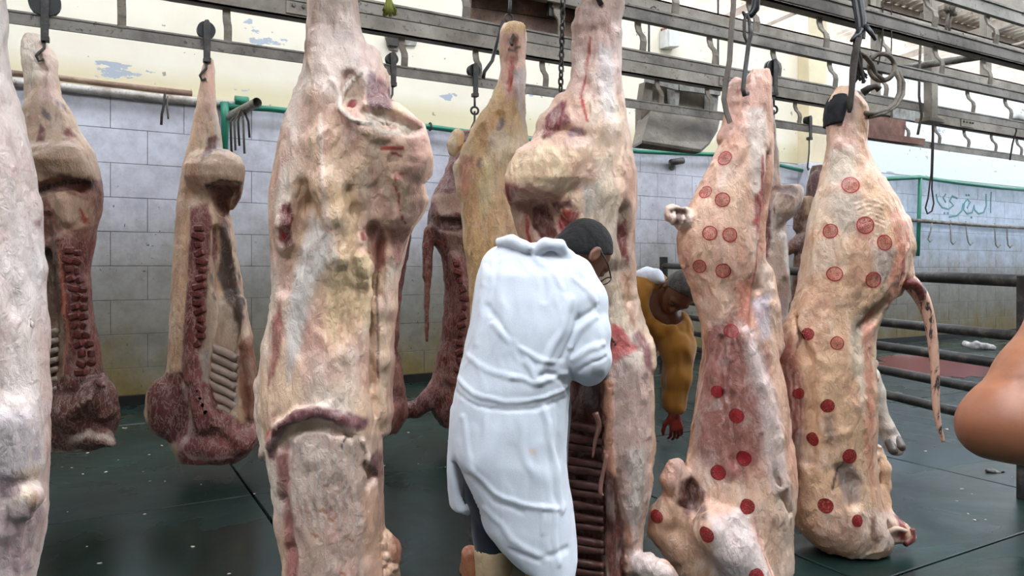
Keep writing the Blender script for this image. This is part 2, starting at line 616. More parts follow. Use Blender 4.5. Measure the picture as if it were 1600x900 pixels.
def mat_plaster():
    n = NT('painted_plaster')
    v = n.coords((1, 1, 1), 'World')
    a = n.noise(1.2, 5, 0.6, v)
    r = n.ramp(a, 'Fac', [(0.3, lin((234, 224, 204))), (0.7, lin((244, 236, 220)))])
    sep = n.add('ShaderNodeSeparateXYZ'); g = n.add('ShaderNodeNewGeometry'); n.ln(g, 'Position', sep, 0)
    e = n.noise(3, 4, 0.5, v)
    hz = n.math('MULTIPLY_ADD', (e, 'Fac'), 0.12); n.ln(sep, 'Z', hz, 2)
    yl = n.ramp(n.math('SUBTRACT', (hz, 0), 3.0), 0, [(0.42, 1.0), (0.62, 0.0)])   # an older, yellower coat along the bottom
    m1 = n.mix((yl, 'Color'), (r, 'Color'), lin((224, 212, 178)))
    xr = n.ramp(n.math('DIVIDE', (sep, 'X'), 20.0), 0, [(0.555, 0.0), (0.565, 1.0)])
    m2 = n.mix((xr, 'Color'), (m1, 2), lin((226, 232, 238)))
    pv = n.coords((0.8, 1, 2.0), 'World', (0.4, 0, 0.7))
    p = n.noise(1.5, 6, 0.62, pv)
    pr = n.ramp(p, 'Fac', [(0.635, 0.0), (0.645, 1.0)])
    m3 = n.mix((pr, 'Color'), (m2, 2), lin((176, 184, 196)))
    sp = n.noise(11, 2, 0.6, v)
    spr = n.ramp(sp, 'Fac', [(0.72, 0.0), (0.74, 0.75)])
    m4 = n.mix((spr, 'Color'), (m3, 2), lin((140, 126, 108)))
    n.ln(m4, 2, n.b, 'Base Color')
    n.b.inputs['Roughness'].default_value = 0.75
    hb = n.mix((pr, 'Color'), (1, 1, 1), (0, 0, 0))
    n.bump(hb, 2, 0.4, 0.006)
    return n.m
M = {}
M['floor'] = mat_floor(); M['tile'] = mat_tile(); M['plaster'] = mat_plaster()
M['grout'] = simple('dark_grout', (116, 112, 112), 0.9)
M['joint'] = simple('black_joint', (12, 14, 13), 0.6)
M['curb'] = simple('black_wet_curb', (24, 24, 22), 0.4)
M['low_bounce_wall'] = simple('low_bounce_concrete', (92, 88, 82), 0.85, var=0.2, scale=1.5)  # kept dark to cut the light bounced off the unseen walls
M['pilaster'] = simple('yellow_cream_paint', (224, 210, 178), 0.75, var=0.12, scale=2)
M['rail'] = rusty('grey_rail_steel', (128, 121, 112), (80, 73, 67), (156, 149, 140), 3.0, 0.5)
M['channel'] = rusty('dusty_channel_steel', (150, 141, 129), (106, 97, 87), (178, 170, 158), 2.5, 0.65)
M['hanger'] = rusty('dusty_strap_steel', (122, 112, 100), (82, 74, 66), (148, 138, 124), 6.0, 0.65)
M['black'] = simple('black_iron', (26, 26, 28), 0.45, var=0.4)
M['iron'] = rusty('dark_iron', (58, 54, 52), (34, 30, 28), (92, 86, 80), 14.0, 0.5)
M['galv'] = rusty('galvanised_pipe', (122, 118, 110), (74, 66, 58), (160, 156, 148), 8.0, 0.45)
M['whitepipe'] = rusty('flaking_white_pipe', (196, 190, 184), (128, 110, 96), (216, 212, 208), 5.0, 0.6)
M['rustpipe'] = rusty('rust_brown_pipe', (150, 122, 104), (112, 86, 70), (176, 152, 132), 4.0, 0.6)
M['green'] = simple('green_plastic_pipe', (36, 122, 98), 0.4, var=0.15)
M['fence'] = rusty('black_fence_pipe', (44, 42, 42), (26, 24, 24), (92, 84, 76), 10.0, 0.42)
M['sheet'] = rusty('dusty_sheet_metal', (118, 108, 96), (84, 76, 68), (146, 138, 126), 3.0, 0.6)
M['zinc'] = rusty('peeling_zinc_sheet', (150, 148, 142), (104, 98, 90), (186, 186, 184), 9.0, 0.5)
M['wood'] = rusty('weathered_brown_board', (96, 70, 56), (58, 40, 34), (128, 104, 90), 7.0, 0.7)
M['rustplate'] = rusty('rust_red_plate', (132, 92, 78), (96, 64, 54), (160, 122, 106), 6.0, 0.7)
M['roof'] = rusty('corrugated_roof_sheet', (168, 152, 134), (120, 106, 92), (196, 182, 164), 1.5, 0.6)
M['truss'] = simple('roof_steel', (120, 108, 96), 0.6)
M['lintel'] = simple('pale_blue_lintel_paint', (206, 214, 224), 0.7, var=0.08)
M['rope'] = simple('grey_brown_rope', (104, 94, 84), 0.9, var=0.35, scale=30, bump=0.6)
M['darkrope'] = simple('dark_hemp_rope', (60, 52, 46), 0.9, var=0.35, scale=30, bump=0.6)
M['strap'] = simple('worn_webbing_strap', (108, 98, 90), 0.85, var=0.3, scale=18)
M['rag'] = simple('olive_green_rag', (132, 136, 62), 0.9, var=0.3, scale=20)
M['box'] = simple('white_plastic_box', (214, 214, 212), 0.5, var=0.08)
M['graffiti'] = simple('green_spray_paint', (96, 146, 150), 0.7, var=0.15)
M['lamp'] = simple('white_enamel', (226, 226, 224), 0.35, var=0.05)
M['chalk'] = simple('dark_paint_mark', (70, 62, 54), 0.8)

# ---------------------------------------------------------------- floor: large slabs with open joints
WY = 8.6
fl = MB().box((-9, -6.2, -0.2), (27, 14, -0.03)).build('floor', M['joint'])
tag(fl, kind='structure')
XJ = [-7.7, -5.56, -3.42, -1.28, 0.87, 3.0, 5.15, 7.3, 9.45, 11.6, 13.75, 15.9, 18.05, 20.2, 22.35]
YJ = [-6.2, -3.34, -0.64, 2.07, 4.775, 7.48, 10.2]
slab_cache = {}
for i in range(len(XJ) - 1):
    for j in range(len(YJ) - 1):
        w, d = XJ[i+1] - XJ[i], YJ[j+1] - YJ[j]
        key = (round(w, 3), round(d, 3))
        if key not in slab_cache:
            g = 0.007
            slab_cache[key] = MB().box((g, g, -0.05), (w - g, d - g, 0)).mesh('slab', bevel=0.004)
        link('slab', slab_cache[key], M['floor'], fl, (XJ[i], YJ[j], 0))

# ---------------------------------------------------------------- back wall: plaster above, glazed tiles below
wb = MB().box((-7, WY, 0), (24, WY + 0.3, 5.05)).build('wall_back', M['plaster'])
tag(wb, kind='structure')
TW_, TH_ = 0.69, 0.352
bed = MB().box((-3.2, WY - 0.006, 0.1), (19.4, WY, 3.2)).build('tile_bed', M['grout'], wb)
tile_me = MB().box((0.003, -0.014, 0.003), (TW_ - 0.003, -0.004, TH_ - 0.003)).mesh('tile', bevel=0.002)
NT_X = 0
for r in range(9):
    off = -0.35 * (r % 2)
    for c in range(31):
        x = -1.9 + off + c * TW_
        if x > 18.6: continue
        link('tile', tile_me, M['tile'], wb, (x, WY, 0.02 + r * TH_))
tag(MB().box((-7, WY - 0.1, 0), (24, WY - 0.014, 0.1)).build('baseboard_back', M['curb']), kind='structure')
x0, x1 = wx(1262, WY - 0.2), wx(1291, WY - 0.2)
tag(MB().box((x0, WY - 0.22, 3.2), (x1, WY + 0.1, 6.3)).build('trim_1', M['pilaster'], bevel=0.01), kind='structure')
tag(MB().box((x0 - 0.02, WY - 0.24, 0.1), (x1 + 0.02, WY - 0.001, 3.2)).build('trim_2', M['tile'], bevel=0.01), kind='structure')
# unseen side walls; front one added, right one raised, to hold back low light
tag(MB().box((-7.3, -6, 0), (-7, WY + 0.3, 6.9)).build('wall_left', M['low_bounce_wall']), kind='structure')
tag(MB().box((24, -6, 0), (24.3, 12, 5.2)).build('wall_right', M['plaster']), kind='structure')
tag(MB().box((-7.3, -6.3, 0), (24.3, -6, 6.9)).build('wall_front_light_block', M['low_bounce_wall']), kind='structure')
# lintel on the far right, under the roof
lt = MB().box((19.6, 2.0, 5.75), (19.85, WY, 6.35)).build('trim_3', M['lintel'], bevel=0.01); tag(lt, kind='structure')
# corrugated roof
me = bpy.data.meshes.new('ceiling')
xs = np.arange(-8, 27, 0.036); ys = np.array([-7.5, -1.8, 1.4, 3.0, 6.3, 7.5, 9, 10.2])
zr = lambda y: 6.28 + 0.075 * (9 - y)
V = [(x, y, zr(y) + 0.028 * math.sin(2 * math.pi * x / 0.216)) for y in ys for x in xs]
nx = len(xs)
Fq = [(j*nx+i, j*nx+i+1, (j+1)*nx+i+1, (j+1)*nx+i) for j in range(len(ys)-1) for i in range(nx-1)
      if not (-1.9 < ys[j] < -1.7 or (6.2 < ys[j] < 6.4))]     # unseen gaps added for light: over the aisle, and along the back wall
me.from_pydata(V, [], Fq)
ro = link('ceiling', me, M['roof']); tag(ro, kind='structure')
sol = ro.modifiers.new('thick', 'SOLIDIFY'); sol.thickness = 0.006
for i, y in enumerate(np.arange(-6, 10, 1.6)):
    tag(MB().box((-8, y, zr(y) - 0.19), (26, y + 0.07, zr(y) - 0.035)).build('trim_%d' % (10 + i), M['truss']), kind='structure')
for i, x in enumerate((-4.0, 3.0, 10.0, 15.2, 20.5)):
    b = MB()
    b.prism([(x, -6.5, zr(-6.5) - 0.34), (x, 10, zr(10) - 0.34), (x, 10, zr(10) - 0.2), (x, -6.5, zr(-6.5) - 0.2)], (0.08, 0, 0))
    b.tube([(x + 0.04, -6, 6.5), (x + 0.04, 9, 5.55)], 0.035, 6)
    for y in np.arange(-4.5, 9.5, 1.4):
        zb = 6.5 - (y + 6) / 15 * 0.95
        b.tube([(x + 0.04, y, zb), (x + 0.04, y + 0.5, zr(y) - 0.25)], 0.022, 6)
    tag(b.build('trim_%d' % (30 + i), M['truss']), kind='structure')

# ---------------------------------------------------------------- overhead rails: a channel and a flat running rail hung under it
ZT, ZB = 2.955, 2.875        # running rail
ZC0, ZC1 = 3.19, 3.35        # channel
SETS = [5.35, 4.13, 3.44, 2.80, 2.36]
ordn = ['nearest the tiled wall', 'second from the tiled wall', 'in the middle of the five', 'second nearest the viewer', 'nearest the viewer']
bolt_me = MB().tube([(0, -0.016, 0), (0, 0.004, 0)], 0.014, 6).mesh('bolt')
for k, yw in enumerate(SETS):
    root = empty('overhead_rail', (6, yw, ZB))
    tag(root, 'long grey steel hanging rail under its channel beam, ' + ordn[k], 'rail', 'overhead hanging rails')
    b = MB().box((-4, yw - 0.006, ZB), (21, yw + 0.012, ZT))
    b.box((-4, yw - 0.012, ZT - 0.012), (21, yw + 0.018, ZT))
    b.build('running_rail', M['rail'], root)
    b = MB().box((-4, yw + 0.0, ZC0), (21, yw + 0.012, ZC1))
    b.box((-4, yw + 0.0, ZC0 - 0.0), (21, yw + 0.09, ZC0 + 0.012)); b.box((-4, yw, ZC1 - 0.012), (21, yw + 0.09, ZC1))
    b.build('channel_beam', M['channel'], root)
    step = [0.64, 0.70, 0.70, 0.72, 0.72][k]; st0 = [0.17, 3.42 - 0.7 * 9, 3.1 - 0.7 * 9, 0.4 - 0.72 * 6, 0.7 - 0.72 * 6][k]
    hb = MB()
    hb.tube([(0, 0.045, ZC0 + 0.02), (0, 0.045, ZC0 - 0.045), (0, 0.03, ZC0 - 0.09), (0, -0.01, ZC0 - 0.135), (0, -0.018, ZC0 - 0.17), (0, -0.006, ZT - 0.02)],
            0.036, 4, True, ((0, 1, 0), 0.25))
    hme = hb.mesh('hanger_strap')
    i = 0
    while st0 + i * step < 20.5:
        x = st0 + i * step; i += 1
        if x < -3.6: continue
        o = link('hanger_strap', hme, M['hanger'], root, (x - 6, 0.004, -ZB))
    # bolted splice plates and hangers up to the roof frame
    for x in np.arange(-3.0 + 0.4 * k, 20, 4.2):
        sp = MB().box((x, yw - 0.012, ZC0 + 0.025), (x + 0.3, yw, ZC1 - 0.02))
        spo = sp.build('splice_plate', M['channel'], root, loc=(x, yw, ZC0))
        for bx_ in (0.05, 0.12, 0.19, 0.25):
            link('bolt', bolt_me, M['hanger'], spo, (bx_, -0.014, 0.085))
    for x in (-2.2, 3.05, 7.9, 12.4, 17.5):
        MB().box((x, yw + 0.01, ZC1 - 0.02), (x + 0.09, yw + 0.08, zr(yw) - 0.2)).build('drop_post', M['channel'], root)
# hanging post on the right
xp = wx(1456, 4.05)
b = MB().box((xp - 0.05, 4.02, 2.78), (xp + 0.05, 4.1, 6.4)).box((xp - 0.12, 4.0, 2.76), (xp + 0.12, 4.14, 2.8))
tag(b.build('hanging_post', M['channel'], bevel=0.004, loc=(xp, 4.06, 2.76)), 'grey brown steel post hanging between the rails at the upper right', 'post')
# slanting pole across the rails
tag(MB().tube([PW(1408, 107, 4.08), PW(1480, 96, 3.72), PW(1548, 86, 3.5)], 0.032, 10).build('slanting_pole', M['galv'], smooth=True),
    'dusty round pole laid aslant across two rails at the upper right', 'pole')
# ---------------------------------------------------------------- trolleys that run on the rails
def trolley(px, yw, low_y, label, ring=False, size=1.0, hook=True):
    """a wheel on the running rail, its strap and a hook down to image row low_y"""
    X = wx(px, yw); t = tw(px, yw)
    zl = CZ + (HOR - low_y) / FPX * t
    root = empty('rail_trolley', (X, yw, ZT))
    tag(root, label, 'trolley', 'rail trolleys')
    s = size
    zc = ZT + 0.05 * s
    b = MB()
    for dy in (-0.022, 0.008):
        b.tube([(X, yw + dy, zc), (X, yw + dy + 0.018, zc)], 0.058 * s, 20)
    b.tube([(X, yw - 0.02, zc), (X, yw + 0.02, zc)], 0.045 * s, 16)
    b.build('wheel', M['black'], root)
    b = MB()
    b.prism([(X - 0.02, yw - 0.03, ZT - 0.15), (X + 0.022, yw - 0.03, ZT - 0.15), (X + 0.024, yw - 0.03, ZT + 0.09 * s), (X + 0.01, yw - 0.03, ZT + 0.115 * s), (X - 0.012, yw - 0.03, ZT + 0.11 * s), (X - 0.022, yw - 0.03, ZT + 0.08 * s)], (0, -0.012, 0))
    b.box((X - 0.02, yw - 0.045, ZT - 0.17), (X + 0.026, yw + 0.005, ZT - 0.14))
    b.build('strap', M['iron'], root, bevel=0.002)
    zt = ZT - 0.165
    if ring:
        b = MB().tube([(X, yw - 0.02, zt), (X, yw - 0.02, zt - 0.08)], 0.009, 8)
        b.ring((X, yw - 0.02, zt - 0.115), (0.3, 1, 0), 0.03, 0.009)
        b.build('eye_ring', M['iron'], root, smooth=True)
        zt -= 0.14
    if hook:
        L = max(zt - zl, 0.1)
        pts = [(X, yw - 0.02, zt + 0.02), (X - 0.002, yw - 0.02, zt - 0.45 * L), (X - 0.03, yw - 0.03, zt - 0.8 * L), (X - 0.042, yw - 0.03, zt - L), (X - 0.03, yw - 0.03, zt - L - 0.03), (X - 0.005, yw - 0.025, zt - L - 0.015)]
        MB().tube(pts, 0.0085, 8).build('hook', M['iron'], root, smooth=True)
    return root
trolley(70, 5.35, 75, 'black wheeled trolley carrying the leftmost open carcass', size=1.5)
trolley(322, 5.35, 118, 'black wheeled trolley carrying the carcass beside the green valve pipe')
trolley(612, 5.35, 165, 'black wheeled trolley just right of the large carcass in front', size=0.8)
trolley(740, 5.35, 205, 'black wheeled trolley with an eye ring left of the yellowish carcass', ring=True, size=0.9)
trolley(1206, 4.13, 205, 'black wheeled trolley with an eye ring behind the first stamped carcass', ring=True, size=1.1)
trolley(1262, 5.35, 262, 'black wheeled trolley behind the black bound leg of the right carcass', size=0.8)

# ---------------------------------------------------------------- chain and hooks
def chain_of(name, p0, p1, pitch, r, label, mat):
    p0, p1 = Vector(p0), Vector(p1)
    root = empty(name, tuple(p1)); tag(root, label, 'chain')
    n = max(2, int((p0 - p1).length / pitch))
    lm = []
    for a in (0, 1):
        ax = Vector((1, 0, 0)) if a else Vector((0, 1, 0)); sd = Vector((0, 1, 0)) if a else Vector((1, 0, 0))
        pts = []
        for q in range(13):
            an = 2 * math.pi * q / 12
            pts.append(Vector((0, 0, math.sin(an) * pitch * 0.72)) + sd * (math.cos(an) * pitch * 0.36))
        lm.append(MB().tube(pts, r, 6, False).mesh('chain_link', smooth=True))
    for i in range(n + 1):
        p = p0.lerp(p1, i / n) - p1
        link('chain_link', lm[i % 2], mat, root, tuple(p))
chain_of('hoist_chain', PW(881, -40, 3.1), PW(876, 138, 3.1), 0.032, 0.0048, 'dark steel chain hanging beside the raised hind leg', M['iron'])
def sbend(px, y0, y1, t, wpx, r, mat, name, label, cat='hook', flip=1):
    """an S shaped hook seen between rows y0 and y1"""
    w = wpx * flip
    ys = [y0 + 10, y0 + 3, y0, y0 + 4, y0 + 14, (y0 + y1) / 2, y1 - 14, y1 - 3, y1, y1 - 6]
    xs_ = [-w, -w * .8, 0, w * .7, w * .5, 0, -w * .2, w * .1, w * .8, w * 1.3]
    pts = [P(px + a, b_, t) for a, b_ in zip(xs_, ys)]
    return tag(MB().tube(pts, r, 8).build(name, mat, smooth=True), label, cat)
# forged hook, link and long hook for the first stamped carcass
b = MB().tube([P(1180, -40, 3.45), P(1182, -5, 3.45), P(1180, 14, 3.45), P(1173, 24, 3.45), P(1164, 24, 3.45), P(1160, 18, 3.45)], [0.016, 0.018, 0.02, 0.016, 0.011, 0.005], 10)
tag(b.build('forged_hook', M['black'], smooth=True), 'thick black forged hook at the top edge above the first stamped carcass', 'hook')
b = MB().tube([P(1166, 22, 3.43), P(1171, 32, 3.43), P(1172, 55, 3.43), P(1167, 68, 3.43), P(1163, 55, 3.43), P(1163, 34, 3.43), P(1166, 22, 3.43)], 0.008, 8, False)
tag(b.build('shackle_link', M['iron'], smooth=True), 'long iron link between the forged hook and the first stamped carcass', 'link')
b = MB().tube([P(1172, 40, 3.4), P(1174, 52, 3.4), P(1170, 66, 3.4), P(1167, 90, 3.4), P(1163, 120, 3.38), P(1161, 140, 3.36), P(1163, 148, 3.36), P(1168, 146, 3.38)], 0.011, 8)
tag(b.build('gambrel_hook', M['iron'], smooth=True), 'long iron hook through the hock of the first stamped carcass', 'hook')
b = MB().tube([P(1147, -40, 3.36), P(1146, 10, 3.36), P(1142, 55, 3.36), P(1140, 95, 3.36), P(1134, 130, 3.36), P(1131, 155, 3.36), P(1135, 175, 3.37), P(1141, 192, 3.38)],
              0.017, 6, True, ((0, 1, 0), 0.3))
tag(b.build('webbing_strap', M['strap']), 'long worn grey strap hanging left of the first stamped carcass', 'strap')
# hook of the yellowish carcass
b = MB().tube([PW(797, -30, 3.44), PW(797, 10, 3.44), PW(795, 22, 3.44)], 0.009, 8).ring(PW(795, 28, 3.44), (0.4, 1, 0), 0.02, 0.006)
b.tube([PW(798, 34, 3.44), PW(800, 42, 3.42), PW(803, 52, 3.40), PW(798, 66, 3.36), PW(800, 70, 3.33)], 0.008, 8)
tag(b.build('carcass_hook', M['iron'], smooth=True), 'dark iron hook and eye above the yellowish carcass', 'hook')
tag(MB().tube([PW(786, 34, 4.1), PW(783, 44, 4.1), PW(776, 68, 3.95), PW(769, 95, 3.9), PW(757, 112, 3.9), PW(755, 122, 3.9)], 0.011, 8).build('loose_cable', M['iron'], smooth=True),
    'thin dark cable hanging down left of the yellowish carcass', 'cable')
tag(MB().tube([PW(912, -60, 2.64), PW(925, -20, 2.64), PW(940, 8, 2.64)], 0.012, 8).build('leg_hook', M['iron'], smooth=True), 'iron hook at the top of the carcass the man works on', 'hook')
tag(MB().tube([PW(515, -95, 2.8), PW(515, -60, 2.8), PW(520, -30, 2.8)], 0.012, 8).build('leg_hook', M['iron'], smooth=True), 'iron hook above the largest carcass', 'hook')
# black sling and ropes above the right carcass
tg = 3.62
root = empty('black_sling', tuple(P(1344, 60, tg))); tag(root, 'black rubber sling hanging above the right stamped carcass', 'sling')
MB().tube([P(1338, -40, tg), P(1342, 0, tg), P(1347, 30, tg), P(1347, 60, tg)], [0.03, 0.034, 0.03, 0.024], 8, True, ((0, 1, 0), 0.4)).build('band', M['black'], root)
MB().tube([P(1333, -40, tg - .02), P(1335, 0, tg - .02), P(1340, 30, tg - .02), P(1343, 62, tg - .02)], [0.024, 0.022, 0.02, 0.018], 8, True, ((0, 1, 0), 0.4)).build('band', M['black'], root)
MB().tube([P(1345, 48, tg), P(1337, 58, tg - .02), P(1330, 64, tg - .03)], [0.02, 0.016, 0.008], 8).build('loose_end', M['black'], root, smooth=True)
MB().tube([P(1352, 40, tg), P(1360, 50, tg - .02), P(1368, 63, tg - .03)], [0.014, 0.012, 0.007], 8).build('loose_end', M['black'], root, smooth=True)
b = MB()
b.tube([P(1342, 60, tg - .03), P(1336, 85, tg - .03), P(1333, 110, tg - .04), P(1331, 140, tg - .05), P(1328, 165, tg - .06), P(1327, 176, tg - .06)], [0.016, 0.018, 0.017, 0.014, 0.015, 0.008], 8)
tag(b.build('knotted_rope', M['darkrope'], smooth=True), 'dark knotted rope holding up the right stamped carcass', 'rope')
b = MB()
for i in range(9):
    a = i * 1.3
    b.tube([P(1338 + 3 * math.cos(a), 62 + i, tg - .02), P(1340 + 6 * math.cos(a + 1), 85 + i * 2, tg + .02 * math.sin(a)), P(1341 + 8 * math.cos(a + 2), 104 + 2.2 * i, tg), P(1345 + 10 * math.cos(a * 1.7), 118 + 1.5 * i, tg)], 0.005 + 0.002 * (i % 3), 6)
tag(b.build('frayed_knot', M['darkrope'], smooth=True), 'frayed dark rope knot under the black sling', 'rope')
def loop_pts(cx, cy, rx, ry, t, a0, a1, n=20):
    return [P(cx + rx * math.cos(a0 + (a1 - a0) * i / n), cy + ry * math.sin(a0 + (a1 - a0) * i / n), t + 0.01 * math.sin(i)) for i in range(n + 1)]
b = MB().tube(loop_pts(1378, 105, 20, 21, tg + 0.1, -2.6, 3.4), 0.012, 8)
b.tube([P(1340, 82, tg), P(1352, 88, tg + .04), P(1362, 100, tg + .08), P(1368, 116, tg + .1), P(1380, 125, tg + .1)], 0.012, 8)
tag(b.build('rope_coil', M['rope'], smooth=True), 'thick grey rope coil looped on the rail right of the black sling', 'rope')
b = MB().tube([P(1398, 110, tg + .2), P(1405, 125, tg + .2), P(1405, 145, tg + .18), P(1398, 162, tg + .12), P(1385, 172, tg + .05), P(1362, 178, tg), P(1352, 176, tg - .02)], 0.011, 8)
b.tube([P(1404, 112, tg + .22), P(1412, 130, tg + .22), P(1411, 148, tg + .2), P(1400, 166, tg + .12), P(1380, 178, tg + .03), P(1358, 183, tg)], 0.010, 8)
tag(b.build('tether_rope', M['rope'], smooth=True), 'twisted grey rope running from the rail to the right hock', 'rope')
b = MB().tube([P(1348, 145, tg - .03), P(1358, 138, tg - .05), P(1368, 135, tg - .06), P(1374, 140, tg - .06)], [0.02, 0.016, 0.014, 0.016], 8)
tag(b.build('rope_end', M['darkrope'], smooth=True), 'stiff dark rope end sticking out beside the right hock', 'rope')
def hang_rope(pts, yw, r, label, mat='darkrope'):
    return tag(MB().tube([PW(x, y, yw) for x, y in pts], r, 6).build('hanging_rope', M[mat], smooth=True), label, 'rope')
hang_rope([(1440, 20), (1437, 100), (1436, 150), (1440, 180), (1434, 210)], 3.9, 0.012, 'grey rope hanging beside the steel post', 'rope')
hang_rope([(1456, 150), (1457, 210), (1455, 270), (1450, 310), (1446, 325), (1449, 334), (1456, 330), (1459, 318), (1456, 295), (1458, 240), (1459, 175)], 5.33, 0.010, 'dark doubled rope ending in a long loop, right of the right carcass')
hang_rope([(1586, 185), (1588, 205), (1582, 225), (1578, 250)], 5.3, 0.012, 'short knotted rope on the rail at the right edge')
hang_rope([(1380, -30), (1379, 60), (1376, 85), (1372, 100)], 3.43, 0.006, 'thin dark cord hanging between the rails by the rope coil')
hang_rope([(1393, -30), (1393, 70), (1392, 90)], 3.43, 0.005, 'thinnest cord hanging left of the steel post')
b = MB()
for i in range(5):
    b.tube([PW(1480 + 3 * i, 5 + i, 3.4), PW(1478 + 5 * (i % 3), 14, 3.38), PW(1484 + 2 * i, 22, 3.42)], 0.02, 6)
b.tube([PW(1482, 20, 3.4), PW(1479, 36, 3.4), PW(1478, 50, 3.4)], 0.012, 6).tube([PW(1486, 20, 3.42), PW(1484, 38, 3.42), PW(1483, 52, 3.42)], 0.011, 6)
tag(b.build('rope_bundle', M['rope'], smooth=True), 'bundle of pale rope tied to the upper beam beside the steel post', 'rope')

# ---------------------------------------------------------------- pipes on the wall
b = MB().tube([PW(-40, 122, WY - .06), PW(95, 136, WY - .06), PW(250, 153, WY - .06), PW(392, 166, WY - .06)], 0.045, 10)
tag(b.build('white_pipe', M['whitepipe'], smooth=True), 'flaking white pipe along the top of the tiles on the left', 'pipe')
b = MB().tube([PW(-40, 108, WY - .06), PW(95, 122, WY - .06), PW(165, 131, WY - .06), PW(300, 146, WY - .03)], 0.03, 10)
tag(b.build('brown_pipe', M['rustpipe'], smooth=True), 'thin brown pipe above the flaking white pipe', 'pipe')
hang_rope([(258, 145), (256, 165), (253, 178), (252, 195)], WY - 0.14, 0.014, 'dark cord dangling from the white pipe on the left')
hang_rope([(262, 150), (261, 168), (263, 186)], WY - 0.14, 0.010, 'thin pale cord dangling from the white pipe on the left', 'rope')
root = empty('green_water_pipe', (4, WY - 0.1, 3.0)); tag(root, 'long green water pipe running along the top of the tiles', 'pipe')
gp = [(352, 166), (420, 170), (660, 197), (830, 219), (1000, 237), (1130, 242), (1215, 257), (1290, 276)]
MB().tube([PW(x, y, WY - .1) for x, y in gp], 0.034, 10).build('pipe_run', M['green'], root, smooth=True)
MB().tube([PW(351, 160, WY - .1), PW(352, 185, WY - .1), PW(350, 260, WY - .1)], [0.05, 0.042, 0.034], 10).build('pipe_drop', M['green'], root, smooth=True)
MB().tube([PW(367, 157, WY - .1), PW(388, 159, WY - .1)], 0.055, 10).build('elbow', M['green'], root, smooth=True)
for x, y in ((672, 198), (955, 232)):
    MB().ring(PW(x, y, WY - .1), (1, 0, 0), 0.045, 0.012).build('pipe_clip', M['iron'], root, smooth=True)
root = empty('open_pipe_stub', tuple(PW(390, 170, WY - .4))); tag(root, 'open ended dusty pipe stub tied with cords by the green valve', 'pipe')
b = MB().tube([PW(360, 182, WY - .15), PW(402, 160, WY - .75)], 0.05, 14, False); b.tube([PW(402, 160, WY - .75), PW(362, 181, WY - .2)], 0.04, 14, False)
b.build('pipe', M['galv'], root, smooth=True)
for i, (x, y1, m) in enumerate(((366, 235, 'rope'), (372, 228, 'darkrope'), (380, 240, 'rope'), (360, 240, 'darkrope'), (388, 215, 'darkrope'))):
    MB().tube([PW(376 + i, 170, WY - .5), PW(x, 190, WY - .5), PW(x + 2, y1, WY - .5)], 0.012, 6).build('cord', M[m], root, smooth=True)
root = empty('wall_tap', tuple(PW(1052, 256, WY - .1))); tag(root, 'short dark tap stub on the tiles under the sheet metal chute', 'tap')
MB().tube([PW(1050, 262, WY - .02), PW(1050, 254, WY - .16)], 0.05, 10).build('tap_body', M['galv'], root, smooth=True)
MB().tube([PW(1048, 254, WY - .16), PW(1067, 251, WY - .16)], 0.05, 10).build('outlet', M['iron'], root, smooth=True)
# right bay: green pipe, hook rail
root = empty('green_branch_pipe', tuple(PW(1437, 400, WY - .1))); tag(root, 'green branch pipe with a vertical drop on the blue wall bay', 'pipe')
MB().tube([PW(x, y, WY - .1) for x, y in ((1370, 283), (1390, 279), (1437, 277), (1500, 286), (1560, 293), (1640, 299))], 0.04, 10).build('pipe_run', M['green'], root, smooth=True)
MB().tube([PW(1438, 277, WY - .1), PW(1436, 340, WY - .1), PW(1434, 400, WY - .1)], 0.036, 10).build('pipe_drop', M['green'], root, smooth=True)
root = empty('hook_rail', tuple(PW(1500, 352, WY - .12))); tag(root, 'thin pipe rail with hooks on the blue wall bay', 'rail')
MB().tube([PW(1425, 344, WY - .14), PW(1530, 352, WY - .14), PW(1640, 358, WY - .14)], 0.038, 10).build('pipe', M['galv'], root, smooth=True)
for x, y0, y1, d in ((1457, 346, 378, -7), (1485, 348, 382, 1), (1509, 350, 383, 4), (1554, 353, 387, 2), (1573, 355, 387, 2)):
    b = MB().tube([PW(x, y0 - 4, WY - .14), PW(x + d * .4, (y0 + y1) / 2, WY - .2), PW(x + d, y1 - 4, WY - .22), PW(x + d + 3, y1, WY - .24), PW(x + d + 7, y1 - 4, WY - .24)], 0.014, 6)
    b.build('wall_hook', M['galv'], root, smooth=True)
# graffiti: green Arabic lettering
root = empty('wall_lettering', tuple(PW(1510, 320, WY - .02))); tag(root, 'green hand painted Arabic lettering on the blue wall bay', 'lettering')
for st in ([(1549, 300), (1548, 316), (1548, 333)],
           [(1541, 303), (1541, 322), (1537, 332), (1529, 334), (1523, 328), (1522, 320)],
           [(1522, 322), (1519, 332), (1511, 334), (1506, 328), (1507, 317), (1512, 311), (1516, 316), (1511, 325)],
           [(1505, 318), (1503, 329), (1495, 337), (1483, 339)],
           [(1496, 310), (1488, 306), (1484, 314), (1490, 321), (1482, 327), (1472, 324), (1465, 314), (1463, 303)],
           [(1478, 303), (1474, 309), (1478, 316)]):
    MB().tube([PW(x, y, WY - .018) for x, y in st], 0.022, 6, True, ((0, 1, 0), 0.25)).build('letter_stroke', M['graffiti'], root)
for x, y in ((1518, 340), (1510, 305), (1514, 305), (1476, 333), (1481, 333)):
    MB().tube([PW(x - 1, y, WY - .018), PW(x + 1, y, WY - .018)], 0.024, 6, True, ((0, 1, 0), 0.25)).build('letter_dot', M['graffiti'], root)
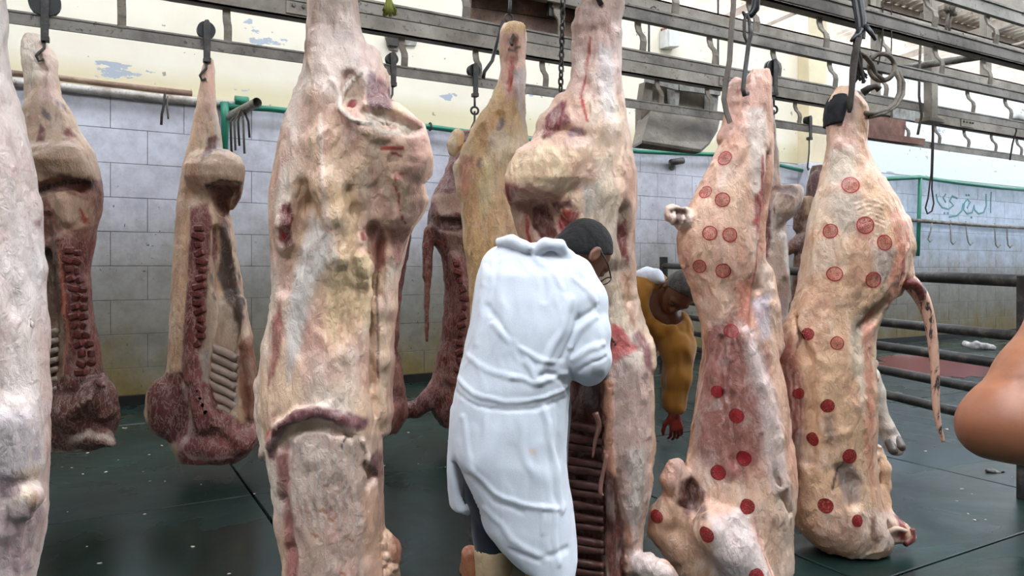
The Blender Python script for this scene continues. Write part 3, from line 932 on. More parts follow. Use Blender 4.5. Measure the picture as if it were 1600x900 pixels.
# marks on a channel beam
root = empty('beam_marking', tuple(PW(1022, 22, 4.115))); tag(root, 'small dark painted marks on the channel beam', 'marking')
for st in ([(1017, 27), (1017, 12), (1022, 10), (1025, 13)], [(1029, 15), (1024, 16), (1025, 22), (1030, 22), (1029, 15), (1029, 28), (1025, 29)]):
    MB().tube([PW(x, y, 4.118) for x, y in st], 0.006, 4, True, ((0, 1, 0), 0.5)).build('mark_stroke', M['chalk'], root)

# ---------------------------------------------------------------- electrical box, chute, boards
def slab_px(name, mat, poly, yw, th, parent=None):
    return MB().prism([PW(x, y, yw) for x, y in poly], (0, th, 0)).build(name, M[mat], parent)
root = empty('junction_box', tuple(PW(1048, 66, WY - .1))); tag(root, 'small white electrical junction box on the cream wall', 'box')
slab_px('box_body', 'box', [(1040, 46), (1061, 46), (1061, 73), (1040, 73)], WY - .14, .13, root)
slab_px('cover', 'box', [(1046, 45), (1062, 45), (1062, 72), (1046, 72)], WY - .17, .03, root)
slab_px('rust_plate', 'rustplate', [(1035, 44), (1042, 44), (1042, 74), (1036, 74)], WY - .05, .04, root)
yc = 6.1
root = empty('metal_chute', tuple(PW(1060, 230, yc))); tag(root, 'dusty sheet metal chute box hanging under the rails', 'chute')
slab_px('upper_panel', 'zinc', [(1010, 104), (1060, 110), (1060, 141), (1010, 128)], yc - .06, .04, root)
slab_px('upper_panel', 'zinc', [(1062, 110), (1126, 120), (1126, 149), (1062, 141)], yc - .06, .04, root)
slab_px('back_panel', 'sheet', [(1008, 128), (1113, 140), (1111, 178), (1004, 170)], yc + .12, .03, root)
slab_px('side_panel', 'sheet', [(1008, 128), (1020, 130), (1018, 175), (1002, 225), (1002, 170)], yc + .02, .1, root)
slab_px('divider', 'zinc', [(1054, 135), (1063, 136), (1060, 170), (1055, 170)], yc - .02, .12, root)
slab_px('divider', 'zinc', [(1113, 146), (1123, 147), (1120, 180), (1112, 178)], yc - .02, .12, root)
for x_ in (1014, 1122):
    p_ = PW(x_, 112, yc - .04); MB().tube([p_, (p_.x, p_.y, 6.4)], 0.012, 6).build('hanging_rod', M['iron'], root)
A = [PW(1018, 172, yc), PW(1125, 187, yc), PW(1121, 205, yc - .05), PW(1108, 226, yc - .22), PW(1095, 238, yc - .35), PW(1003, 224, yc - .35)]
MB().prism(A, (0, 0.0, 0.03)).build('scoop', M['sheet'], root)
MB().prism([PW(1003, 224, yc - .35), PW(1095, 238, yc - .35), PW(1085, 241, yc - .3), PW(990, 231, yc - .3)], (0, .02, 0.02)).build('scoop_lip', M['sheet'], root)
MB().prism([PW(990, 231, yc - .3), PW(1005, 222, yc - .36), PW(1019, 172, yc), PW(1003, 172, yc + .2)], (0.0, 0.03, 0.01)).build('scoop_side', M['sheet'], root)
yb = 4.26
root = empty('wooden_panel', tuple(PW(815, 60, yb))); tag(root, 'weathered brown wooden panel behind the rails at the top', 'panel')
for i, (ya, yb2) in enumerate(((-70, -38), (-37, -8), (-7, 22), (23, 52))):
    slab_px('plank', 'wood', [(737, ya - 12), (905, ya + 14), (905, yb2 + 14), (737, yb2 - 12)], yb + 0.004 * (i % 2), .03, root)
root = empty('black_bracket', tuple(PW(870, 20, 4.2))); tag(root, 'black steel bracket bolted to the wooden panel', 'bracket')
slab_px('plate', 'black', [(862, -20), (905, -14), (905, 17), (862, 9)], 4.22, .02, root)
slab_px('upright', 'iron', [(858, -20), (870, -20), (870, 28), (858, 24)], 4.18, .03, root)
for x, y in ((864, 10), (878, -4), (892, 4), (902, 4)):
    MB().tube([PW(x, y, 4.17), PW(x, y, 4.2)], 0.010, 8).build('bolt', M['galv'], root)
# patch bracket on the wall behind the first rail
root = empty('wall_bracket', tuple(PW(620, 66, WY))); tag(root, 'small grey metal bracket on the cream wall right of the large carcass', 'bracket')
slab_px('plate', 'zinc', [(602, 56), (652, 64), (650, 71), (624, 70), (622, 80), (608, 76)], WY - .03, .03, root)
slab_px('clamp', 'iron', [(606, 57), (625, 60), (623, 72), (608, 70)], WY - .1, .08, root)
root = empty('rust_plate', tuple(PW(1385, 200, 5.28))); tag(root, 'rust red steel plate hung on the rail right of the right carcass', 'plate')
slab_px('plate', 'rustplate', [(1350, 178), (1416, 188), (1413, 213), (1350, 205)], 5.30, .03, root)
slab_px('foot_bar', 'rustplate', [(1350, 204), (1446, 217), (1444, 227), (1350, 214)], 5.26, .04, root)
slab_px('grey_panel', 'zinc', [(1395, 165), (1437, 172), (1437, 190), (1395, 184)], 5.32, .03, root)
root = empty('white_lamp', tuple(PW(1596, 180, 5.0))); tag(root, 'white enamel lamp on the rail at the right edge', 'lamp')
MB().tube([PW(1586, 186, 5.0), PW(1586, 182, 5.0), PW(1608, 186, 5.0)], [0.03, 0.05, 0.05], 12).build('housing', M['lamp'], root, smooth=True)
MB().ring(PW(1597, 174, 5.0), (0, 1, 0), 0.035, 0.012).build('ring', M['lamp'], root, smooth=True)
b = MB()
for i in range(14):
    a = i * 2.4
    b.tube([PW(607, -6, 2.9), PW(608 + 3 * math.cos(a), 5, 2.9 + .02 * math.sin(a)), PW(609 + 9 * math.cos(a), 20 + 5 * math.sin(a * 3), 2.9 + .03 * math.sin(a))], [0.008, 0.008, 0.009], 6)
b.tube([PW(607, -30, 2.9), PW(607, 2, 2.9)], 0.012, 8)
tag(b.build('tied_rag', M['rag'], smooth=True), 'olive green rag tuft tied to the rail by the large carcass', 'rag')

# ---------------------------------------------------------------- pen fence of pipes
f0, f1 = P(1604, 420, 4.5), P(1037, 420, 9.9)          # near and far ends
root = empty('pipe_fence', (f0.x, f0.y, 0)); tag(root, 'black pipe pen fence running from the right edge to the wall', 'fence')
d = (f1 - f0); d.z = 0
ext = f0 - d.normalized() * 2.6
zs = [1.30, 0.985, 0.80, 0.615, 0.43]
for i, z in enumerate(zs):
    a = ext.copy(); a.z = z - (0.03 if i == 0 else 0); c = f1.copy(); c.z = z + (0.14 if i == 0 else 0.0)
    MB().tube([a, c], 0.034 if i else 0.04, 12).build('pipe', M['fence'], root, smooth=True)
for q in (0.0, 0.36, 0.7, 1.0, -0.4):
    p = f0 + d * q
    o = MB().box((p.x - 0.04, p.y - 0.04, 0), (p.x + 0.04, p.y + 0.04, 1.36 if q < 1 else 1.56)).build('post', M['fence'], root, bevel=0.004)
# ---------------------------------------------------------------- meat materials
def mat_meat(name, rough=0.42, streak=(22, 22, 8), vein=(216, 188, 176)):
    n = NT(name)
    at = n.add('ShaderNodeAttribute', attribute_name='tint')
    mb = n.add('ShaderNodeAttribute', attribute_name='marbling')
    v = n.coords(streak)
    a = n.noise(1.0, 5, 0.6, v, 0.6)
    ar = n.ramp(a, 'Fac', [(0.25, 0.74), (0.5, 1.0), (0.75, 1.14)])
    m1 = n.mix(1.0, (at, 'Color'), (ar, 'Color'), 'MULTIPLY')
    # blotches of white membrane and pink
    v2 = n.coords((9, 9, 5))
    b = n.noise(1.0, 6, 0.68, v2, 0.8)
    br = n.ramp(b, 'Fac', [(0.52, 0.0), (0.70, 0.38)])
    m2 = n.mix((br, 'Color'), (m1, 2), lin((240, 226, 214)))
    inv = n.math('SUBTRACT', 1.0, (mb, 'Fac'))
    m2b = n.mix((inv, 0), (m1, 2), (m2, 2))
    pk = n.noise(1.0, 5, 0.65, n.coords((13, 13, 9), loc=(5, 2, 1)), 0.5)
    pr = n.ramp(pk, 'Fac', [(0.55, 0.0), (0.72, 0.45)])
    m3 = n.mix((pr, 'Color'), (m2b, 2), lin((186, 112, 104)))
    # marbling: crooked pale strands over red flesh
    v3 = n.coords((30, 30, 13))
    w = n.noise(1.0, 4, 0.6, v3, 0.5)
    rd = n.math('ABSOLUTE', (n.math('SUBTRACT', (w, 'Fac'), 0.5), 0))
    rr = n.ramp(rd, 0, [(0.0, 1.0), (0.02, 0.5), (0.05, 0.0)])
    mk = n.math('MULTIPLY', (rr, 'Color'), (mb, 'Fac'))
    m4 = n.mix((n.math('MULTIPLY', (mk, 0), 0.6), 0), (m3, 2), lin(vein))
    n.ln(m4, 2, n.b, 'Base Color')
    n.b.inputs['Roughness'].default_value = rough
    n.b.inputs['Specular IOR Level'].default_value = 0.45
    n.b.inputs['Coat Weight'].default_value = 0.3
    n.b.inputs['Coat Roughness'].default_value = 0.25
    h1 = n.noise(1.0, 6, 0.68, n.coords((30, 30, 13)), 0.7)
    h2 = n.noise(1.0, 5, 0.6, n.coords((46, 46, 30)), 0.6)
    hs = n.math('ADD', (h1, 'Fac'), (h2, 'Fac'))
    hm = n.math('MULTIPLY_ADD', (mk, 0), 0.5); n.ln(hs, 0, hm, 2)
    n.bump(hm, 0, 0.6, 0.014)
    return n.m
M['meat'] = mat_meat('carcass_flesh')
M['wetmeat'] = mat_meat('wet_dark_flesh', 0.32, (30, 30, 9))
M['bone'] = simple('pale_bone', (196, 168, 150), 0.45, var=0.2, scale=14)
M['redbone'] = simple('bloody_bone', (108, 50, 44), 0.4, var=0.75, scale=46, bump=0.5)
M['rib'] = simple('grey_pink_rib', (182, 160, 146), 0.4, var=0.2, scale=12)
M['darkrib'] = simple('brown_rib_flesh', (92, 56, 48), 0.4, var=0.5, scale=30)
M['darkmeat'] = simple('dark_red_flesh', (84, 36, 34), 0.35, var=0.4, scale=20)
M['tallow'] = simple('yellow_fat', (226, 196, 140), 0.5, var=0.2, scale=18, bump=0.5)
M['membrane'] = simple('brown_membrane', (146, 104, 90), 0.4, var=0.3, scale=20)
M['hoof'] = simple('grey_hoof', (96, 84, 78), 0.4, var=0.3, scale=20)
M['bindcloth'] = simple('black_binding_cloth', (20, 21, 26), 0.85, var=0.3, scale=30, bump=0.4)
def mat_stamp(solid):
    n = NT('red_ink_stamp_solid' if solid else 'red_ink_stamp')
    uv = n.add('ShaderNodeUVMap', uv_map='stamp')
    sep = n.add('ShaderNodeVectorMath', operation='LENGTH'); n.ln(uv, 'UV', sep, 0)
    oi = n.add('ShaderNodeObjectInfo')
    mp = n.add('ShaderNodeMapping'); n.ln(uv, 'UV', mp, 'Vector')
    cb = n.add('ShaderNodeCombineXYZ'); n.ln(oi, 'Random', cb, 'Z')
    sc = n.add('ShaderNodeVectorMath', operation='SCALE'); n.ln(cb, 0, sc, 0); sc.inputs[3].default_value = 40
    n.ln(sc, 0, mp, 'Location')
    ring = n.ramp(sep, 'Value', [(0.0, 0.0), (0.80, 0.0), (0.85, 1.0), (0.95, 1.0), (0.99, 0.0)])
    w = n.noise(3.4, 2, 0.5, mp, 2.2)
    rd = n.math('ABSOLUTE', (n.math('SUBTRACT', (w, 'Fac'), 0.5), 0))
    sr = n.ramp(rd, 0, [(0.02, 1.0), (0.05, 0.0)])
    ins = n.ramp(sep, 'Value', [(0.74, 1.0), (0.8, 0.0)])
    scr = n.math('MULTIPLY', (sr, 'Color'), (ins, 'Color'))
    tot = n.math('MAXIMUM', (ring, 'Color'), (scr, 0))
    fill = n.ramp(sep, 'Value', [(0.92, 0.86 if solid else 0.22), (0.99, 0.0)])
    tot2 = n.math('MAXIMUM', (tot, 0), (fill, 'Color'))
    wear = n.noise(5.0, 4, 0.7, mp)
    wr = n.ramp(wear, 'Fac', [(0.3, 0.45), (0.55, 1.0)])
    al = n.math('MULTIPLY', (tot2, 0), (wr, 'Color'))
    n.ln(al, 0, n.b, 'Alpha')
    cr = n.mix((tot, 0), lin((176, 40, 44)), lin((168, 30, 38)))
    if solid: cr = n.mix((tot, 0), lin((158, 22, 30)), lin((120, 12, 20)))
    n.ln(cr, 2, n.b, 'Base Color')
    n.b.inputs['Roughness'].default_value = 0.45
    return n.m
M['stamp'] = mat_stamp(False); M['stamp_solid'] = mat_stamp(True)

def stamps(soft, root, spots):
    """ink discs laid on the flesh: spots are (x, y, radius px, solid)"""
    tr = soft.tree(); o = soft.origin()
    for x, y, r, solid in spots:
        u, w = (x - 800) / FPX, (HOR - y) / FPX
        cpos = Vector((-o[0], -o[1], CZ)); dr = Vector((u, 1, w)).normalized()
        hit, nor, _, dist = tr.ray_cast(cpos, dr)
        if hit is None: continue
        R = r / FPX * (hit.y + o[1])
        nor = nor.normalized()
        if nor.dot(dr) > 0: nor = -nor
        nor = (nor + Vector((0, -0.5, 0))).normalized()
        a = Vector((0, 0, 1)).cross(nor).normalized(); b = nor.cross(a)
        vs_, uv_, ring_n, seg = [], [], 5, 18
        for i in range(ring_n + 1):
            for j in range(seg if i else 1):
                an = 2 * math.pi * j / seg; rr = i / ring_n
                q = hit + a * (math.cos(an) * rr * R) + b * (math.sin(an) * rr * R)
                h2, n2, _, _ = tr.ray_cast(q + nor * 0.08, -nor, 0.2)
                if h2 is None: h2 = q
                vs_.append(tuple(h2 + nor * 0.0025)); uv_.append((math.cos(an) * rr, math.sin(an) * rr))
        fs = []
        for j in range(seg): fs.append((0, 1 + j, 1 + (j + 1) % seg))
        for i in range(1, ring_n):
            for j in range(seg):
                p, q = 1 + (i - 1) * seg + j, 1 + (i - 1) * seg + (j + 1) % seg
                fs.append((p, p + seg, q + seg, q))
        me = bpy.data.meshes.new('ink_stamp'); me.from_pydata(vs_, [], fs)
        ul = me.uv_layers.new(name='stamp')
        for lp in me.loops: ul.data[lp.index].uv = uv_[lp.vertex_index]
        me.polygons.foreach_set('use_smooth', [True] * len(me.polygons))
        link('ink_stamp', me, M['stamp_solid' if solid else 'stamp'], root)

def ptube(soft, pts, r, name, mat, root, n=8, flat=1.0):
    """a tapering part through (x, y, dt) pixel points with radii in pixels"""
    o = soft.origin()
    q = [soft.pt(*p) - o for p in pts]
    rr = [soft.px2m(v) for v in (r if isinstance(r, (list, tuple)) else [r] * len(pts))]
    # round the path off
    q = np.array(q); m = len(q)
    if m > 2:
        tt = np.linspace(0, m - 1, (m - 1) * 4 + 1)
        i = np.minimum(tt.astype(int), m - 2); f = (tt - i)[:, None]
        p0, p1, p2, p3 = q[np.maximum(i - 1, 0)], q[i], q[i + 1], q[np.minimum(i + 2, m - 1)]
        q = 0.5 * (2 * p1 + (p2 - p0) * f + (2 * p0 - 5 * p1 + 4 * p2 - p3) * f ** 2 + (3 * p1 - p0 - 3 * p2 + p3) * f ** 3)
        rr = list(np.interp(tt, range(m), rr))
    me = MB().tube([tuple(v) for v in q], list(rr), n).mesh(name, smooth=True)
    return link(name, me, mat, root)

CREAM = (226, 190, 160); PINK = (212, 164, 146); WHITE = (232, 210, 192); YEL = (228, 202, 148)
RED = (142, 44, 44); DARK = (92, 34, 36); BROWN = (124, 84, 66); PURP = (118, 76, 82); GREY = (178, 164, 154); LILAC = (196, 176, 176)

# ---------------------------------------------------------------- the largest carcass, left of the man
s = Soft(2.86, 520, 0.0078, 0.18)
s.loft([(-150, 495, 545), (-60, 484, 553), (0, 482, 557), (50, 481, 564), (85, 480, 578), (125, 471, 600), (160, 460, 606), (200, 446, 600), (250, 434, 600), (300, 428, 604), (350, 427, 600),
        (400, 429, 592), (450, 429, 580), (520, 420, 580), (580, 412, 583), (640, 407, 588), (690, 414, 593), (740, 426, 594), (800, 432, 597), (860, 441, 600), (930, 450, 604), (985, 462, 598)], ratio=0.78, bmax=0.24)
s.loft([(160, 548, 600, .05, -.05), (172, 545, 628, .08, -.06), (186, 545, 648, .09, -.07), (202, 545, 667, .10, -.08), (228, 545, 672, .10, -.08), (252, 545, 678, .10, -.07), (270, 545, 676, .10, -.06), (290, 548, 663, .09, -.05), (315, 552, 667, .08, -.03), (345, 556, 650, .07, -.02), (368, 560, 628, .05, 0)], k=0.035, n=3.2, smooth=3)
s.chain([(575, 95, .02, 20), (588, 130, .02, 18), (592, 158, .02, 13)], 0.03)
s.chain([(650, 315, .04, 16), (625, 345, .04, 20), (608, 400, .05, 20), (598, 480, .05, 18), (596, 560, .05, 16), (594, 640, .05, 15), (600, 672, .05, 7)], 0.03, flat=1.6)
s.chain([(428, 480, 0, 6), (422, 540, 0, 9), (412, 600, 0, 9), (414, 650, 0, 9), (420, 700, 0, 8), (418, 715, 0, 5)], 0.02)
s.chain([(598, 845, 0, 14), (610, 862, 0, 14), (606, 890, 0, 15), (612, 905, 0, 12)], 0.015)
s.on([(546, 122, 0, 13), (550, 148, 0, 15), (548, 160, 0, 11)], 0.02, True)
s.on([(572, 176, .0, 9), (590, 180, .005, 13), (614, 188, .005, 15), (634, 198, .0, 12), (652, 203, 0, 6)], 0.02, True)
s.on([(532, 172, 0, 5), (548, 188, 0, 6), (572, 204, 0, 6), (600, 214, 0, 6), (626, 212, 0, 5)], 0.02)
s.on([(476, 292, 0, 10), (482, 320, .005, 15), (472, 362, .005, 14), (458, 405, 0, 12), (446, 450, 0, 8)], 0.04, True)
s.on([(440, 318, 0, 7), (444, 350, 0, 9), (440, 384, 0, 6)], 0.02)
s.on([(582, 352, 0, 8), (577, 400, 0, 6), (577, 450, 0, 5), (579, 520, 0, 5), (581, 600, 0, 5), (584, 650, 0, 4)], 0.012, True)
s.on([(596, 360, 0, 6), (592, 410, 0, 5), (590, 460, 0, 3)], 0.02, True)
s.on([(498, 60, .01, 12), (500, 150, .012, 14), (502, 220, .015, 16), (510, 290, .01, 16), (520, 340, .01, 14), (524, 400, .012, 10)], 0.05)
s.on([(545, 298, 0, 4), (556, 330, 0, 5), (562, 360, 0, 4)], 0.04, True)
s.on([(560, 398, .012, 9), (568, 420, .012, 9), (564, 440, .012, 8), (570, 458, .01, 6)], 0.02)
s.on([(412, 712, .01, 9), (424, 690, .005, 11), (440, 664, .0, 12), (468, 648, 0, 12), (500, 643, 0, 11), (530, 653, .004, 10), (556, 666, .01, 6)], 0.010)
s.on([(440, 700, 0, 5), (452, 676, 0, 7), (480, 664, 0, 7), (515, 668, 0, 6), (545, 682, 0, 4)], 0.02, True)
s.on([(570, 728, 0, 6), (580, 745, 0, 8), (574, 758, 0, 5)], 0.012, True)
for q in range(14):
    s.on([(601 + 9 * math.sin(q * 2.1) + 4, 842 + q * 4.4, .0, 4 + 2 * math.sin(q * 3.3))], 0.006)
s.on([(450, 700, 0, 3), (446, 780, 0, 5), (456, 860, 0, 5), (470, 940, 0, 4)], 0.03, True)
s.grow()
s.rough(0.016, (7, 7, 5), 3); s.rough(0.007, (26, 26, 12), 5); s.normals(); s.sinew(0.006, (24, 24, 4), 71); s.normals(); s.N0 = s.N.copy()
s.base(CREAM, PINK, WHITE)
s.patch([(480, -60), (560, -60), (575, 80), (590, 130), (520, 160), (480, 120)], (226, 204, 194), 30, 0.7)
s.patch([(568, 100), (590, 112), (600, 128), (612, 170), (574, 172), (566, 140)], PURP, 8, 0.95, marb=0.5)
s.patch([(528, 148), (536, 118), (556, 110), (566, 130), (560, 160), (545, 170)], (186, 160, 140), 6, 0.9)
s.stroke([(528, 168), (527, 140), (540, 116), (560, 104)], 3, (240, 226, 214), 0.8, 0.006)
s.stroke([(530, 168), (548, 186), (575, 196), (600, 190)], 4, (236, 222, 206), 0.8, 0.012)
s.patch([(536, 156), (542, 148), (552, 150), (548, 168), (538, 166)], (126, 22, 22), 4, 1)
s.patch([(556, 168), (596, 168), (630, 186), (650, 200), (620, 214), (598, 216), (580, 200)], (158, 142, 126), 8, 0.85)  # shade in the fold under the flap, painted grey brown
for a in range(6):
    s.stroke([(565 + a * 12, 174 + a * 4), (590 + a * 11, 186 + a * 4), (606 + a * 9, 204 + a * 2)], 2.4, (206, 188, 166), 0.7, 0.004)
s.stroke([(595, 232), (614, 231), (628, 230)], 3.4, (164, 34, 30), 0.95); s.stroke([(612, 238), (626, 243)], 2.5, (164, 34, 30), 0.9)
s.stroke([(634, 268), (618, 272), (614, 286), (620, 306), (621, 330), (626, 346)], 1.8, (158, 36, 32), 0.95)
s.patch([(614, 270), (630, 264), (640, 272), (622, 282)], (196, 120, 104), 8, 0.6)
s.patch([(455, 280), (492, 284), (503, 320), (486, 360), (470, 420), (446, 470), (440, 400), (450, 330)], (196, 156, 122), 16, 0.7)  # shade of the hollow on the left, painted into the flesh
s.patch([(436, 320), (449, 314), (455, 340), (447, 372), (439, 388), (434, 362)], (120, 44, 44), 6, 1, marb=0.5)
s.patch([(478, 330), (514, 362), (520, 400), (488, 440), (466, 540), (446, 600), (438, 520), (452, 430)], (222, 214, 208), 20, 0.8)
s.patch([(522, 396), (572, 390), (586, 440), (576, 510), (520, 540), (498, 500), (508, 440)], (242, 206, 154), 34, 0.6, jit=14)
for i, x in enumerate(range(506, 582, 9)):
    s.stroke([(x + 6, 400), (x + 2, 470), (x - 2, 560 - (i % 3) * 20)], 2.2, (244, 218, 180), 0.45, 0.006)
s.patch([(548, 400), (566, 396), (578, 430), (572, 462), (560, 440)], (240, 210, 166), 8, 0.8, 0.006, jit=9)
s.patch([(508, 290), (548, 300), (560, 360), (546, 400), (520, 392)], (224, 186, 142), 18, 0.7)
s.stroke([(500, 180), (504, 260), (512, 330), (522, 400)], 6, (238, 214, 200), 0.6, 0.006)
s.patch([(566, 350), (586, 346), (592, 380), (586, 430), (570, 428)], (158, 84, 78), 8, 0.85, marb=0.7)
s.stroke([(576, 430), (578, 500), (578, 600)], 3, (96, 50, 54), 0.85)
s.patch([(596, 352), (634, 350), (622, 400), (606, 420)], (158, 92, 84), 8, 0.8, marb=0.6)
s.stroke([(438, 360), (436, 372)], 8, (142, 44, 44), 0.9)
s.patch([(558, 362), (564, 358), (566, 372), (559, 374)], (140, 40, 36), 3, 0.9)
s.patch([(414, 500), (430, 470), (434, 520), (424, 590), (412, 610)], (156, 88, 80), 8, 0.9, marb=0.5, all_sides=True)
s.patch([(406, 680), (424, 668), (430, 700), (422, 720), (410, 722)], (168, 72, 60), 8, 0.9, all_sides=True)
s.stroke([(415, 714), (425, 690), (440, 664), (468, 648), (500, 644), (530, 654), (556, 668)], 14, (118, 72, 74), 1.0, marb=0.15, jit=3)
s.patch([(440, 700), (470, 668), (540, 668), (575, 700), (590, 800), (580, 900), (560, 960), (460, 960), (446, 800)], (194, 166, 152), 24, 0.7)
for i in range(9):
    x = 450 + i * 12
    s.stroke([(x, 690), (x - 6 + i, 760), (x - 4 + i * 2, 830)], 3, (214, 198, 188), 0.55, 0.004, jit=6)
s.patch([(424, 720), (444, 700), (452, 790), (458, 880), (470, 960), (440, 960), (432, 800)], (156, 92, 88), 12, 0.85, marb=0.4, all_sides=True)
s.patch([(562, 726), (576, 716), (588, 736), (590, 752), (578, 768), (566, 752)], (112, 66, 66), 6, 0.95, marb=0.6)
s.stroke([(560, 695), (568, 722), (564, 738)], 4, (222, 190, 172), 0.9, 0.01)
s.stroke([(534, 690), (530, 704)], 2, (66, 40, 36), 0.9)
s.patch([(560, 780), (596, 770), (606, 960), (566, 960)], (226, 178, 148), 16, 0.8)
s.patch([(594, 836), (622, 842), (630, 900), (604, 910)], (172, 112, 84), 8, 0.9, all_sides=True, marb=0.3)
for (x, y) in ((500, 800), (512, 812), (520, 770), (486, 838), (540, 850), (505, 760), (530, 900)):
    s.stroke([(x, y), (x + 6, y + 3)], 3, (168, 104, 78), 0.8, 0, jit=4)
root = s.root('beef_carcass')
tag(root, 'largest pale beef carcass with a curved purple muscle, left of the white coated man', 'carcass', 'hanging beef carcasses')
s.finish('body', M['meat'], root, s.origin())
ptube(s, [(540, 166, -.13), (538, 190, -.15), (537, 214, -.16)], [1.5, 2.2, 0.8], 'tendon', M['bone'], root)

# ---------------------------------------------------------------- the carcass at the left edge
s = Soft(2.34, -20, 0.010, 0.16)
s.loft([(-160, -70, -15), (-40, -75, -2), (60, -75, 3), (130, -80, 10), (200, -85, 32), (260, -90, 46), (340, -92, 50), (420, -95, 58), (520, -95, 62), (620, -95, 66), (700, -95, 66), (800, -92, 60), (900, -85, 50), (1000, -70, 36)], ratio=0.8, bmax=0.22)
s.chain([(48, 320, .02, 10), (56, 420, .02, 8), (58, 560, .02, 8), (62, 640, .02, 8)], 0.03)
s.on([(10, 660, .02, 30), (12, 720, .02, 30)], 0.06)
s.on([(0, 764, .028, 14), (24, 768, .03, 14), (36, 782, .028, 12), (30, 804, .026, 10)], 0.04)
s.on([(44, 470, .005, 5), (46, 510, .0, 7), (42, 528, .003, 6)], 0.02)
s.on([(36, 400, 0, 4), (34, 480, 0, 6), (42, 540, 0, 6), (50, 620, 0, 4)], 0.03, True)
s.on([(14, 330, 0, 6), (22, 370, 0, 7)], 0.03, True)
s.grow()
s.rough(0.014, (7, 7, 5), 13); s.rough(0.006, (26, 26, 10), 15); s.normals(); s.sinew(0.006, (26, 26, 4), 81); s.normals(); s.N0 = s.N.copy()
s.base((222, 204, 196), (212, 182, 172), (228, 214, 208))
s.patch([(0, 340), (14, 318), (30, 350), (36, 385), (26, 392), (10, 376)], (142, 88, 88), 6, 0.95, marb=0.4)
s.patch([(10, 180), (30, 200), (46, 260), (30, 300), (12, 250)], (218, 180, 166), 14, 0.6)
s.patch([(28, 470), (40, 400), (58, 400), (66, 560), (70, 640), (50, 600), (44, 560)], (206, 168, 148), 12, 0.8)
s.patch([(40, 560), (66, 560), (70, 700), (66, 900), (44, 960), (46, 760), (52, 660)], (178, 140, 134), 14, 0.85, all_sides=True)
s.patch([(-40, 640), (40, 650), (52, 700), (44, 756), (0, 770), (-40, 760)], (212, 196, 196), 14, 0.9)
s.patch([(14, 740), (44, 735), (46, 790), (30, 812), (20, 790), (0, 800), (-10, 780)], (222, 196, 172), 8, 0.9, 0.004, jit=12)
s.patch([(22, 772), (32, 770), (34, 800), (26, 806)], (156, 104, 78), 6, 0.8)
s.patch([(-20, 740), (10, 760), (8, 790), (-20, 790)], (140, 116, 124), 8, 0.8)
for i in range(6):
    s.stroke([(40 - i * 11, 812), (34 - i * 12, 860), (28 - i * 12, 940)], 3.5, (206, 188, 190), 0.6, 0.004, jit=5)
s.patch([(-40, 810), (50, 800), (44, 960), (-60, 960)], (172, 146, 150), 16, 0.6)
s.stroke([(10, 240), (16, 300), (30, 380), (44, 460), (46, 520)], 3.5, (222, 196, 184), 0.7, 0.006)
root = s.root('beef_carcass')
tag(root, 'white pink beef carcass cut off by the left edge of the picture', 'carcass', 'hanging beef carcasses')
s.finish('body', M['meat'], root, s.origin())

# ---------------------------------------------------------------- the carcass the man works on
s = Soft(3.33, 955, 0.0078, 0.16)
s.loft([(-90, 925, 975), (-30, 912, 976), (0, 910, 975), (40, 902, 972), (80, 900, 970), (120, 894, 970), (150, 884, 973), (190, 862, 979), (230, 850, 988), (270, 850, 995), (310, 856, 994), (350, 862, 992), (400, 868, 990), (450, 872, 991),
        (500, 872, 1000), (550, 876, 1012), (600, 884, 1020), (650, 884, 1022), (700, 884, 1021), (750, 886, 1017), (800, 888, 1008), (850, 890, 1002), (895, 894, 1002), (912, 900, 998)], ratio=0.72, bmax=0.24)
s.chain([(912, 22, -.03, 14), (905, 42, -.04, 9), (903, 90, -.03, 6)], 0.02)
s.chain([(878, 165, 0, 14), (862, 195, 0, 17), (850, 220, 0, 16)], 0.04)
s.loft([(300, 796, 900, .06, .03), (330, 800, 905, .08, .03), (370, 812, 910, .09, .03), (410, 830, 915, .09, .02), (450, 850, 915, .06, .0)], k=0.03, n=2.6)
s.loft([(206, 862, 905, .04, -.04), (222, 832, 915, .07, -.05), (240, 806, 925, .10, -.06), (262, 793, 930, .12, -.06), (284, 787, 925, .12, -.06), (298, 788, 900, .10, -.06), (310, 791, 850, .06, -.06), (316, 793, 812, .03, -.06)], k=0.05, n=2.3, smooth=3)
s.chain([(985, 480, 0, 10), (1000, 520, 0, 12), (1010, 545, -.04, 12), (1014, 572, -.05, 10)], 0.015)
s.on([(812, 318, 0, 9), (835, 322, 0, 12), (862, 335, 0, 13), (880, 352, 0, 11)], 0.015, True)
s.on([(838, 340, 0, 10), (856, 368, 0, 12)], 0.02, True)
s.on([(862, 205, 0, 5), (890, 204, 0, 6), (912, 212, 0, 6)], 0.02, True)
s.on([(945, 110, .01, 12), (948, 200, .012, 14), (950, 300, .015, 14), (955, 400, .015, 12)], 0.05)
s.on([(972, 330, 0, 9), (976, 370, .0, 12), (976, 420, 0, 9), (984, 470, 0, 5)], 0.03, True)
s.on([(916, 600, .0, 26), (914, 660, .0, 30), (914, 740, .0, 32), (914, 820, .0, 32), (914, 900, .0, 30)], 0.025, True)
s.on([(964, 740, 0, 4), (968, 800, 0, 8), (974, 860, 0, 9), (978, 910, 0, 8)], 0.02, True)
s.on([(952, 612, .0, 6), (951, 680, 0, 6), (955, 740, 0, 6), (958, 790, 0, 4)], 0.012)
s.chain([(985, 880, -.06, 16), (1010, 884, -.1, 17), (1035, 894, -.14, 15), (1045, 902, -.14, 13)], 0.02)
s.on([(926, 50, 0, 5), (921, 85, 0, 6), (914, 130, 0, 5), (908, 155, 0, 3)], 0.02, True)
s.grow()
